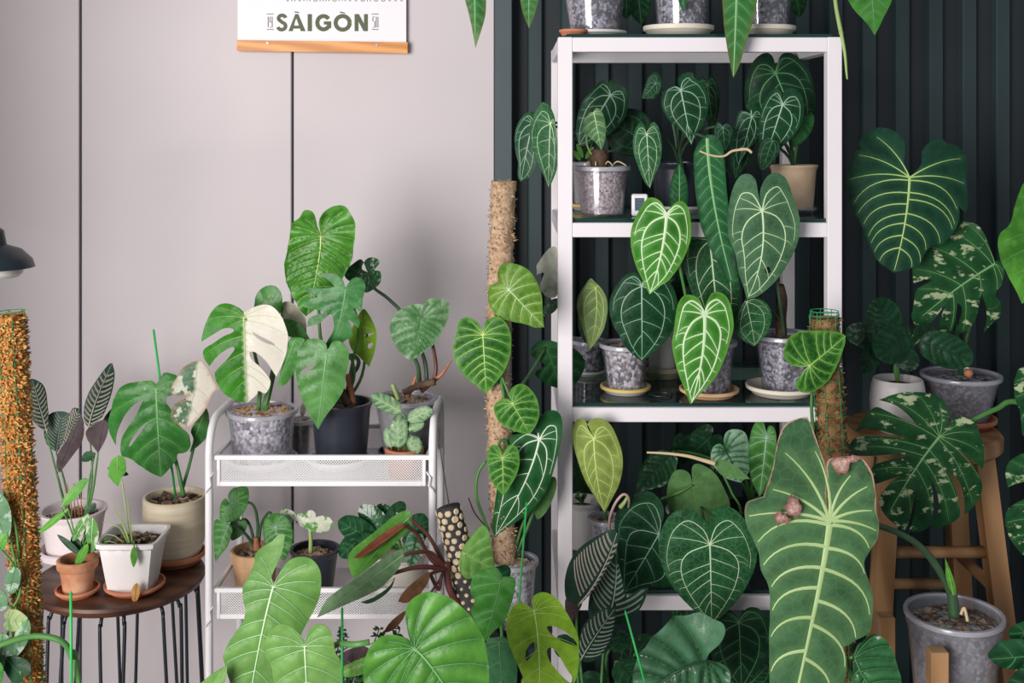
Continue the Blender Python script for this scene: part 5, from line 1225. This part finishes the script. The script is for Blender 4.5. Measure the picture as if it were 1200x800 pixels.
# ================================================================== fourth glass
Z3 = SHZ[3] + .0005
I1 = pot_plant('shaded_dark_plant', 'dark shaded foliage in white plastic pot at left of fourth shelf', 682, 2.22, Z3, PZ(585, 2.22), .036, .030, 'plain', M_ceram)
for b_, t_, w in (((684, 570), (672, 540), 20), ((690, 568), (700, 545), 18), ((680, 575), (695, 560), 16), ((676, 575), (670, 560), 12)): tleaf(I1, 'cala_dark', 2.18, b_, t_, w, 'ellip')
I2 = pot_plant('lime_veined_anthurium', 'yellow-lime heart leaf with pale veins in small clear pot on fourth shelf', 710, 2.12, Z3, PZ(606, 2.12), .030, .025, 'frost', sub=M_pur, chip=M_chipl, nch=20)
leaf(I2, 'anth_lime', 1.97, '695,511* 689,498 683,490 676,492 671,502 672,520 677,540 685,562 697,583 709,603* 718,585 726,568 730,550 729,530 722,510 715,497 705,490 695,490 688,498', (696, 514), (709, 602), mid=(700, 560))
stem(I2, [(714, 622, 2.0), (715, 605, 1.97), (722, 588, 1.95), (731, 579, 1.95), (737, 585, 1.96), (735, 602, 2.0)], .0024, M_petpink, 'bent_petiole', 8)
stem(I2, [(735, 582, 1.96), (732, 588, 1.96), (727, 594, 1.965)], .002, MATS['petiole_pale'], 'old_spathe', 8, 4, .0045)
I5 = pot_plant('velvet_heart_anthurium', 'flowering anthurium with velvet heart leaves and pale veins on fourth shelf', 815, 2.17, Z3, Z3 + .09, .052, .043, 'clear', sub=M_dkmix)
leaf(I5, 'anth_dark', 1.975, '721,608 733,588 750,577 765,578 776,590 778,605 773,621* 779,640 786,660 793,685 780,690 760,690 745,693 731,698* 726,670 723,640', (772, 626), (731, 697), vw=.75, n=3)
leaf(I5, 'anth_mid', 1.93, '831,634* 830,618 822,605 810,597 797,597 785,605 777,620 773,640 775,660 783,680 797,700 815,718 835,735* 850,722 865,705 878,685 887,665 888,645 882,625 872,608 860,597 848,594 837,598 831,612', (832, 638), (835, 735), n=5, vw=.85)
leaf(I5, 'matte_pale', 2.05, '812,567* 808,555 800,550 790,552 784,565 782,580 785,600 797,622 826,642* 846,625 857,597 850,575 838,555 820,544 811,548', (812, 568), (826, 642), pet=[(775, 585, 2.06), (795, 577, 2.045), (812, 568, 2.048)])
stem(I5, [(758, 530, 1.97), (780, 531, 1.965), (805, 534, 1.96), (824, 539, 1.96), (838, 543, 1.96)], .0016, M_straw, 'spadix', 8, 5, .0042)
leaf(I5, 'matte_pale', 1.965, '838,544* 843,538 853,541 866,549 880,562* 862,561 846,556', (838, 546), (880, 562), pet=False, name='spathe')
stem(I5, [(846, 553, 1.967), (858, 578, 1.98), (868, 606, 2.0), (850, 680, 2.1)], .002, MATS['petiole_green'], 'flower_stalk', 8)
I8 = pot_plant('silver_leaf_philodendron', 'silver and green striped philodendron at back of fourth shelf', 880, 2.22, Z3, Z3 + .08, .047, .04, 'plain', M_blackp)
leaf(I8, 'grey_pleat', 2.12, '745,577* 748,555 755,540 765,530 780,527 793,535 792,550 785,565 765,573', (787, 530), (748, 577))
leaf(I8, 'silver_leaf', 2.07, '850,527* 848,515 852,506 862,503 873,507 878,520 880,540 877,555 869,566* 850,560 838,548 833,535 836,523 844,520', (851, 529), (870, 565))
leaf(I8, 'mint', 2.03, '898,508* 896,497 893,490 883,499 878,520 878,545 882,565 891,584* 898,570 907,545 910,515 907,501 901,499', (898, 514), (891, 583), n=4)
tleaf(I8, 'cala_dark', 2.2, (832, 512), (798, 545), 36, 'heart')
tleaf(I8, 'cala_dark', 2.2, (800, 515), (790, 545), 20, 'heart')
tleaf(I8, 'dark_pleat', 2.06, (896, 590), (880, 610), 26, 'heart')
# bottom glass
Z4 = SHZ[4] + .0005
I14 = pot_plant('deep_green_anthurium', 'very dark fine-veined anthurium on lowest shelf behind the big leaves', 860, 2.14, Z4, Z4 + .09, .05, .042, 'plain', M_blackp)
tleaf(I14, 'anth_deep', 1.955, (866, 730), (870, 808), 76, 'heart', vw=.8)
for b_, t_, w in (((795, 728), (791, 702), 14), ((808, 730), (816, 706), 20), ((735, 790), (742, 745), 30), ((880, 800), (900, 780), 30)): tleaf(I14, 'anth_deep', 2.03, b_, t_, w, 'ellip')

# ================================================================== plants standing on the floor in front
def floor_plant(name, label, px, Y, r=.07, h=.19, mat=None, **kw):
    return pot_plant(name, label, px, Y, 0, h, r, r * .8, 'plain', mat or M_blackp, **kw)
D1 = floor_plant('long_leaf_philodendron', 'long sunlit pale green philodendron leaf hanging before cart', 290, 1.74)
leaf(D1, 'pale_pleat', 1.62, '321,683* 318,676 325,660 331,645 334,626* 326,627 318,635 305,643 298,652 297,662 291,675 284,690 285,705 287,715 285,728 275,742 264,760 260,772 263,785 268,805 276,835 283,868* 305,845 325,810 345,770 352,746 360,730 368,715 374,700 376,685 375,668 368,657 358,652 345,653 335,660 328,670 325,680', (320, 688), (283, 868), mid=(303, 760), n=7, q=.02, vw=.55, pr=.004)
tleaf(D1, 'pale_green', 1.6, (225, 840), (265, 782), 34, 'heart')
D2 = floor_plant('heart_leaf_philodendron', 'pale heart leaf philodendron in front of the long sunlit leaf', 372, 1.60)
leaf(D2, 'pale_pleat', 1.53, '357,752* 352,745 345,738 335,732 325,732 315,742 309,757 310,770 318,785 320,800 330,830 362,862* 385,840 398,812 400,795 398,775 393,765 390,748 386,737 380,732 370,732 362,738 359,747', (357, 758), (362, 862), n=5, q=.025, vw=.75, pr=.004)
D3 = floor_plant('round_leaf_philodendron', 'large round pleated glossy leaf in front of the red-stemmed plant', 505, 1.53, r=.07)
leaf(D3, 'round_pleat', 1.45, '484,757* 480,750 470,744 455,742 443,746 433,758 427,775 425,792 428,815 445,845 480,868 520,878 560,872* 570,850 573,820 573,790 571,770 567,752 558,733 545,715 530,703 515,696 500,695 486,700 477,710 475,725 478,742', (486, 760), (560, 872), mid=(516, 796), n=5, q=.035, vw=.85, pr=.005)
stem(D3, [(433, 752, 1.52), (415, 755, 1.52), (394, 755, 1.56), (386, 775, 1.60), (380, 850, 1.61)], .004, MATS['petiole_green'], 'bare_petiole', 8)
D4 = floor_plant('glossy_philodendron', 'glossy oval-leaved philodendron below the coir pole', 0, 1.73, r=.055, X=-.17)
leaf(D4, 'pale_green', 1.74, '538,660 540,648 546,636 558,622 566,617 573,625 576,640 578,655 580,669* 568,670 558,676 547,679 540,672', (545, 648), (580, 669), n=3, pet=[D4.root, (566, 790, 1.80), (565, 690, 1.79), (556, 655, 1.765), (545, 649, 1.742)])
leaf(D4, 'glossy_green', 1.70, '589,676* 583,666 575,665 562,669 553,680 551,695 556,705 552,715 553,722 560,738 569,753* 578,742 590,730 598,712 603,692 604,679 596,676', (587, 681), (569, 753), n=4, vw=.4, pet=[D4.root, (578, 790, 1.78), (585, 710, 1.75), (587, 682, 1.702)])
leaf(D4, 'blue_green', 1.66, '570,752 582,746 592,747 600,757 606,780 604,805 590,828* 575,810 568,780', (585, 752), (590, 828), n=3)
leaf(D4, 'dark_gloss', 1.78, '575,668 590,662 598,666 597,676 585,684 570,680', (597, 668), (572, 680), n=3, vw=.4, pet=False)
D7 = floor_plant('lime_monstera', 'bright lime monstera leaf with oval holes beside striped prayer plant', 640, 1.71, r=.06)
leaf(D7, 'mon_lime', 1.63, '625,715* 615,707 607,706 600,712 595,722 593,735 595,750 600,765 608,783 613,795* 611,803 618,825 632,845* 650,835 664,820 672,800 664,785 654,767 646,759 641,763 644,775 655,790* 668,803 675,800 678,782 679,760 677,745 671,731 662,715 652,702 640,695 629,696 623,703', (626, 716), (632, 845), mid=(632, 770),
     holes=('626,752 629,758 623,769 617,775 616,766 620,756', '641,734 650,734 662,740 672,750 677,760 668,757 655,750 645,742'), vw=.6)
Cal = floor_plant('ornate_prayer_plant', 'prayer plant with fine white and pink stripes before shelving unit', 700, 1.86, r=.06, h=.17)
leaf(Cal, 'cala', 1.86, '663,700 662,680 668,660 680,643 700,630 717,622 725,626* 723,645 712,665 700,685 688,700 680,708* 670,707', (679, 707), (724, 624), mid=(704, 672), n=12, vw=.7)
leaf(Cal, 'cala_grey', 1.89, '690,722 692,695 705,670 720,650 726,665 732,690 735,701* 750,692 761,691* 755,708 745,720 730,730 715,731 700,725', (712, 728), (722, 652), mid=(721, 690), n=10, vw=.9)
leaf(Cal, 'cala_grey', 1.84, '678,762 682,738 695,722 712,713 722,714* 721,735 715,755 703,770 690,776 680,773*', (681, 772), (721, 714), mid=(698, 745), n=10, vw=.9)
leaf(Cal, 'cala_back', 1.865, '663,703 672,706 682,707 676,720 668,735* 663,720', (679, 708), (668, 735), pet=False)
stake('green stake leaning before the dark lower shelf', (733, 717, 1.745), (764, 830, 1.73))
I13 = floor_plant('pleated_philodendron', 'grey-green pleated leaf philodendron below the velvet heart leaves', 800, 1.87)
leaf(I13, 'grey_pleat', 1.78, '826,771* 830,760 842,748 848,735 845,726 835,722 820,716 805,720 790,724 775,735 760,752 748,770 742,790 743,812 752,832* 780,834 812,826 840,815 853,800 855,787 848,777 838,775', (827, 774), (752, 832), mid=(784, 793), n=5)
Gi = floor_plant('giant_leaf_philodendron', 'giant grey-green leaf with browned pink edges before shelving unit', 955, 1.74, r=.06)
g = leaf(Gi, 'giant', 1.66, '972,604* 969,585 970,560 968,545 960,521 953,502 948,490* 940,491 925,496 917,505 912,520 908,540 903,558 895,582* 880,587 875,592 874,605 877,620 884,635 890,650 893,670 902,690 903,720 902,750 903,790 904,830 922,868* 955,845 983,812 993,795 994,775 990,760* 1003,753 1020,742 1024,725 1025,705 1020,685 1013,660 1020,645 1028,632 1030,615 1027,600 1026,580 1023,557 1015,542 1008,535* 990,535 973,539* 970,548 972,575 976,600',
         (973, 611), (922, 868), mid=(956, 710), pr=.005)
gp = Plant(); gp.o = g; gp.root = Vector()
for pts_, b_, t_ in (('927,578* 930,583* 935,584* 937,590* 940,593* 938,601* 933,608* 929,603* 924,604* 922,598* 916,593* 922,590* 924,584*', (927, 580), (932, 606)), ('904,604* 909,602* 914,597* 917,603* 921,601* 923,606* 928,608* 923,614* 917,612* 911,617* 910,610*', (906, 605), (926, 611)), ('972,540* 981,535* 991,536* 1000,533* 1010,536* 1003,541* 996,542* 995,549* 992,556* 986,554* 982,557* 977,549*', (974, 543), (1005, 538))):
    leaf(gp, 'dry_patch', 1.6525, pts_, b_, t_, pet=False, name='dry_patch')
I15 = floor_plant('shiny_pleated_philodendron', 'shiny dark pleated leaf beside the giant browned leaf', 0, 1.68, r=.045, X=.60)
leaf(I15, 'dark_pleat', 1.66, '998,768* 1003,757 1010,750 1022,743 1035,747 1045,760 1052,780 1057,803 1052,835* 1030,838 1012,820 1000,795', (1001, 770), (1052, 835), mid=(1022, 808), n=5)
# netted moss pole before the shelving unit
H10 = pot_plant('moss_pole_philodendron', 'light green heart leaf on netted brown moss pole before the shelving unit', 985, 1.87, 0, .22, .075, .06, 'plain', M_blackp)
moss_pole(H10.o, P(966, 372, 1.88), P(978, 560, 1.88), .0215, M_moss_b, M_moss_b, 900, M_net, .010, 6, .2)
moss_pole(H10.o, P(978, 560, 1.88), (H10.c[0], H10.c[1], .2), .0215, M_moss_b, M_moss_b, 900, M_net, .010, 8, .2)
mb = MB(); tc = P(966, 372, 1.88)
for k in range(8):
    a_ = 6.2832 * k / 8; mb.tube([tc + Vector((.023 * math.cos(a_), .023 * math.sin(a_), -.01)), tc + Vector((.023 * math.cos(a_), .023 * math.sin(a_), .011))], .0007, 4)
mb.tube([tc + Vector((.023 * math.cos(6.2832 * k / 16), .023 * math.sin(6.2832 * k / 16), .011)) for k in range(17)], .0007, 4, False)
mb.build('net_top', M_net, H10.o)
leaf(H10, 'verru', 1.835, '947,429* 940,430 928,428 920,420 919,410 924,398 935,390 950,388 970,388 985,390 992,394* 990,405 985,420 978,435 970,448 958,457 945,460 935,457 933,448 940,437', (949, 428), (992, 394), n=4, vw=.7, pet=[(953, 505, 1.87), (951, 480, 1.855), (951, 458, 1.85), (949, 429, 1.838)])
stem(H10, [(953, 500, 1.87), (956, 560, 1.87), (975, 700, 1.87), Vector((H10.root.x, H10.root.y, H10.root.z))], .0022, MATS['petiole_green'], 'lower_petiole', 7)

# small dark bush behind the green stake
bush = floor_plant('small_leaved_bush', 'dark tiny-leaved bushy plant under the cart middle tray', 0, 1.85, r=.055, X=-.29)
rs = random.Random(21)
mb = MB()
for i in range(26):
    b0 = bush.root; t0 = P(rs.uniform(396, 470), rs.uniform(735, 800), rs.uniform(1.78, 1.88))
    m_ = (b0 + t0) / 2 + Vector((rs.uniform(-.02, .02), 0, .04)); cv = crom3([b0, m_, t0], 8); mb.tube(cv, .0009, 4)
    for p in cv[6:]:
        for s in range(4):
            d = Vector((rs.uniform(-1, 1), rs.uniform(-1, .3), rs.uniform(-.2, 1))).normalized() * rs.uniform(.007, .013); e = d.cross(Vector((rs.uniform(-1, 1), 1, rs.uniform(-1, 1)))).normalized() * d.length * .32
            mb.add([p, p + d * .5 + e, p + d, p + d * .5 - e], [(0, 1, 2, 3)])
o = mb.build('foliage', solid('bush_green', (.02, .075, .025), (.04, .12, .04), .45, 90), bush.o); o['kind'] = 'stuff'
tleaf(bush, 'pale_green', 1.72, (440, 772), (398, 790), 22, 'ellip')
tleaf(bush, 'cala_back', 1.72, (433, 762), (392, 778), 18, 'ellip', pet=False)
stake('bright green stake before the tiny-leaved bush', (401, 713, 1.70), (401, 840, 1.70), .0019)

# ------------------------------------------------------------------ left moss pole with vine
Kp = pot_plant('moss_pole_vine', 'silver-leaved vine climbing an orange sphagnum moss pole with green netting', 46, 1.62, 0, .22, .07, .058, 'plain', M_blackp)
moss_pole(Kp.o, P(12, 369, 1.62), P(30, 690, 1.62), .0175, M_moss_core, M_moss_a, 6500, M_net, .009, 9, .15)
moss_pole(Kp.o, P(30, 690, 1.62), Vector((Kp.c[0], Kp.c[1], .2)), .0175, M_moss_core, M_moss_a, 3500, M_net, .009, 10, .15)
Y = 1.58
for kind, b_, t_, w, tm_ in (('pothos_silver', (-6, 590), (6, 640), 30, 'heart'), ('pothos_silver', (18, 664), (10, 697), 18, 'ellip'), ('pothos_lime', (10, 727), (34, 728), 26, 'heart'), ('pothos_silver', (33, 725), (15, 772), 17, 'lance'), ('pothos_silver', (2, 742), (2, 788), 24, 'ellip'), ('lance_green', (-2, 640), (8, 625), 14, 'heart'), ('pothos_silver', (-8, 690), (3, 716), 20, 'ellip'), ('lance_dark', (25, 790), (5, 770), 30, 'heart')):
    tleaf(Kp, kind, Y, b_, t_, w, tm_, pet=[(24, 700, 1.61), (18, min(b_[1] + 25, 760), 1.59), (*b_, Y)], pr=.0016)
stem(Kp, [(5, 575, 1.59), (14, 640, 1.59), (24, 690, 1.59), (12, 720, 1.59), (8, 760, 1.59)], .0018, MATS['petiole_green'], 'vine')
arch = floor_plant('arching_leaf_stalk_plant', 'thick green leaf stalk arching past the orange moss pole', 130, 1.55, r=.055, h=.16)
p = crom3([arch.root, P(92, 800, 1.6), P(84, 770, 1.595), P(72, 751, 1.59), (P(40, 745, 1.585)), P(2, 755, 1.57), P(-30, 770, 1.56)], 6); MB().tube(p, .0042, 10).build('stalk', MATS['petiole_green'], arch.o, True)
tleaf(arch, 'mon_green', 1.56, (-30, 770), (-90, 830), 90, 'heart', pet=False)
stake('green stake tied to the arching stalk before dark stool', (83, 695, 1.59), (84, 850, 1.59), .0021)

# ================================================================== right-hand side
J5s = thing('pot_stand', 'low wooden plant stand with square posts around clear pot', 'plant stand', (PX(1118, 1.85), 1.85, 0))
xs, ys, zb5 = PX(1118, 1.85), 1.85, .375
hd = .098
for dx, dy_ in ((-.055, -.082), (.082, -.055), (.055, .082), (-.082, .055)):
    x_, y_ = xs + dx * 1.12, ys + dy_ * 1.12; hh = {-.055: PZ(757, ys + dy_), .082: PZ(776, ys + dy_)}.get(dx, .50 if dx > 0 else PZ(722, ys + dy_))
    MB().box(x_ - .0135, x_ + .0135, y_ - .0135, y_ + .0135, 0, hh, .0015).build('post', M_oak, J5s)
mb = MB()
for (ax_, ay_), (bx_, by_) in (((-.055, -.082), (.055, .082)), ((.082, -.055), (-.082, .055))):
    pa_, pb_ = Vector((xs + ax_ * 1.0, ys + ay_ * 1.0, zb5 - .012)), Vector((xs + bx_ * 1.0, ys + by_ * 1.0, zb5 - .012))
    d = (pb_ - pa_).normalized(); s_ = Vector((-d.y, d.x, 0)) * .012; zz = Vector((0, 0, .0115))
    MB().add([pa_ - s_ - zz, pa_ + s_ - zz, pa_ + s_ + zz, pa_ - s_ + zz, pb_ - s_ - zz, pb_ + s_ - zz, pb_ + s_ + zz, pb_ - s_ + zz], [(0, 1, 2, 3), (7, 6, 5, 4), (0, 4, 5, 1), (1, 5, 6, 2), (2, 6, 7, 3), (3, 7, 4, 0)]).build('crossbar', M_oak, J5s)
J5 = pot_plant('cut_back_monstera', 'thick green monstera stalk in clear pot held by wooden plant stand', 1118, 1.85, zb5, PZ(717, 1.85), .074, .058, 'frost', sub=M_dkmix, fill=.9, chip=M_chip, nch=170, csize=.006)
[q for q in J5.o.children if q.name.startswith('potting_mix')][0].data.materials[0] = M_jmix
stem(J5, [(1118, 722, 1.84), (1117, 705, 1.84), (1114, 690, 1.84)], .0095, MATS['petiole_dark'], 'crown', 12, 4, .008)
stem(J5, [(1116, 700, 1.84), (1106, 678, 1.835), (1092, 655, 1.83), (1068, 632, 1.82), (1030, 616, 1.81), (1000, 612, 1.80)], .0062, MATS['petiole_dark'], 'leaf_stalk', 10, 5, .0045)
stem(J5, [(1115, 698, 1.845), (1098, 668, 1.845), (1075, 640, 1.84), (1040, 618, 1.83)], .003, MATS['petiole_green'], 'thin_stalk', 8, 5, .002)
leaf(J5, 'lance_green', 1.825, '1113,690 1109,675 1109,655* 1113,665 1119,682 1120,697', (1117, 697), (1109, 655), pet=False, name='sheath')
stem(J5, [(1126, 720, 1.81), (1130, 712, 1.81), (1134, 728, 1.80)], .0025, M_straw, 'dry_root', 7, 4)
# wooden stool plants
ZR = RZ + .0005
J2 = pot_plant('round_leaf_calathea', 'dark round-leaved calathea in smooth white planter on wooden stool', 1052, 2.12, ZR, PZ(443, 2.12), .045, .036, 'egg', M_ceram)
Y = 2.1
for b_, t_, w, dy in (((1043, 392), (1030, 348), 40, .02), ((1066, 390), (1030, 418), 46, -.03), ((1028, 396), (990, 388), 28, .03), ((1028, 402), (1014, 437), 24, -.02), ((1078, 398), (1141, 424), 40, -.03), ((1070, 392), (1098, 388), 20, .02), ((1052, 412), (1075, 430), 26, -.02)):
    tleaf(J2, 'cala_dark', Y, b_, t_, w, 'ellip', dy=dy, bend=.2, pet=[(1052, 448, 2.12), (1050, 425, 2.115), (*b_, Y)])
z = saucer('terracotta saucer under the cloudy pot on wooden stool', 1128, 2.16, ZR, .062, .018, M_terra)
J3 = pot_plant('splash_monstera', 'cream-splashed monstera and huge heart leaf in cloudy pot on wooden stool', 1126, 2.16, z, PZ(438, 2.16), .070, .047, 'frost', sub=M_dkmix, fill=.92)
MB().lathe([(.0001, -.008), (.006, -.006), (.0085, 0), (.006, .006), (.0001, .008)], P(1135, 437, 2.11), 14).build('clay_ball', M_terra, J3.o, True)
leaf(J3, 'glor_dark', 2.08, '1066,206* 1060,192 1061,178 1060,165 1052,155 1040,150 1028,150 1015,157 1008,167 1010,175* 1002,178 997,190 995,205 996,225 1002,245 1010,262 1018,280 1030,305 1045,317 1050,320* 1065,316 1080,312 1085,300 1095,288 1107,287 1118,275 1126,260 1127,241* 1130,246 1136,247 1138,230 1136,210 1136,190 1130,177 1120,170 1110,168 1103,163 1090,166 1080,177 1079,192 1071,203', (1066, 208), (1050, 319), mid=(1061, 262), n=7, vw=1.1, pr=.0035)
leaf(J3, 'mon_splash', 2.12, '1166,306* 1150,268 1135,260 1115,262 1098,275 1080,290 1073,310 1073,333* 1086,328 1096,328* 1082,336 1075,343 1072,360 1070,373 1080,387 1092,380 1105,362 1108,359* 1103,380 1106,393* 1118,390 1122,370 1123,355* 1128,362 1125,380 1120,393* 1135,388 1145,372 1149,350 1151,344* 1156,360 1158,375 1155,391* 1165,380 1174,372 1173,355 1167,345 1175,330 1177,315 1172,306', (1166, 309), (1082, 372), mid=(1125, 336), n=4, pr=.003)
J4 = pot_plant('edge_monstera', 'bright and splashed monstera leaves reaching in beside wooden stool', 1290, 1.95, 0, .22, .09, .07, 'plain', M_blackp)
moss_pole(J4.o, P(1290, 180, 1.97), Vector((PX(1290, 1.95), 1.97, .2)), .022, M_moss_b, M_moss_b, 800, None, .01, 31)
J4.root = P(1285, 520, 1.96)
leaf(J4, 'mon_splash', 1.94, '1102,508* 1110,495 1113,483 1108,472 1095,462 1075,459 1055,460 1031,469* 1050,475 1064,486 1075,499* 1058,491 1040,482 1028,478 1018,487 1003,507* 1020,502 1040,507 1064,513* 1030,512 1004,514 996,525 1000,533 1020,534 1050,532 1066,533* 1045,538 1025,545 1021,557 1025,567 1042,562 1058,556* 1041,570 1031,585 1035,600 1045,611 1060,622* 1068,605 1074,574* 1073,600 1066,623* 1080,624 1092,616 1095,595 1091,560* 1099,580 1100,600 1092,620* 1110,617 1125,605 1123,585 1118,567 1110,550* 1125,565 1130,585 1131,603* 1145,590 1152,575 1151,562 1139,544 1117,528* 1138,538 1153,551* 1154,540 1153,527 1148,510 1143,497 1134,490 1120,488 1110,497', (1101, 512), (1043, 600), mid=(1074, 548), n=5, vw=1.2, pet=[(1285, 500, 1.96), (1195, 471, 1.97), (1168, 479, 1.965), (1140, 492, 1.955), (1101, 513, 1.942)], pr=.0042, bend=.05, cup=.06)
leaf(J4, 'mon_splash_hi', 1.9, '1213,205 1200,214 1192,235 1185,262 1173,276 1174,300 1185,326 1201,357* 1225,340 1245,300 1250,250 1235,215', (1225, 235), (1201, 357), n=4)
leaf(J4, 'mon_splash', 1.9, '1200,430 1191,445 1190,465 1197,485 1200,510 1215,515 1235,480 1230,440', (1225, 440), (1203, 512), n=3)
leaf(J4, 'mon_splash', 1.89, '1205,532 1190,537 1182,545 1180,558 1182,571* 1195,566 1215,560 1225,545', (1222, 548), (1182, 571), n=3)
leaf(J4, 'mon_splash', 1.88, '1205,584 1190,592 1181,600 1180,615 1187,635 1200,652* 1225,640 1235,610 1225,588', (1225, 592), (1200, 652), n=3)
J7 = floor_plant('dark_corner_plant', 'dark glossy leaves beside the clear pot on wooden stand', 1290, 1.62, r=.06, h=.16)
leaf(J7, 'dark_gloss', 1.72, '1160,772 1163,762 1178,752 1205,750 1230,765 1210,780 1180,785', (1228, 766), (1161, 774), n=3)
leaf(J7, 'dark_gloss', 1.74, '1183,742 1192,732 1210,728 1228,738 1210,750 1190,752', (1226, 738), (1184, 744), n=3)
leaf(J7, 'dark_gloss', 1.7, '1178,815 1190,790 1215,775 1235,790 1215,815 1190,825', (1235, 785), (1180, 818), n=3)

# shaded foliage low down in front of the shelving unit
Sh = floor_plant('shaded_foliage_plant', 'deeply shaded dark foliage below the striped prayer plant', 0, 1.95, r=.03, h=.12, X=.21)
for b_, t_, w in (((705, 790), (690, 812), 34), ((725, 775), (745, 800), 36), ((715, 760), (735, 742), 24), ((668, 770), (655, 745), 26), ((690, 800), (668, 825), 30), ((745, 765), (762, 745), 22)):
    tleaf(Sh, 'cala_dark', 1.93, b_, t_, w, 'ellip')
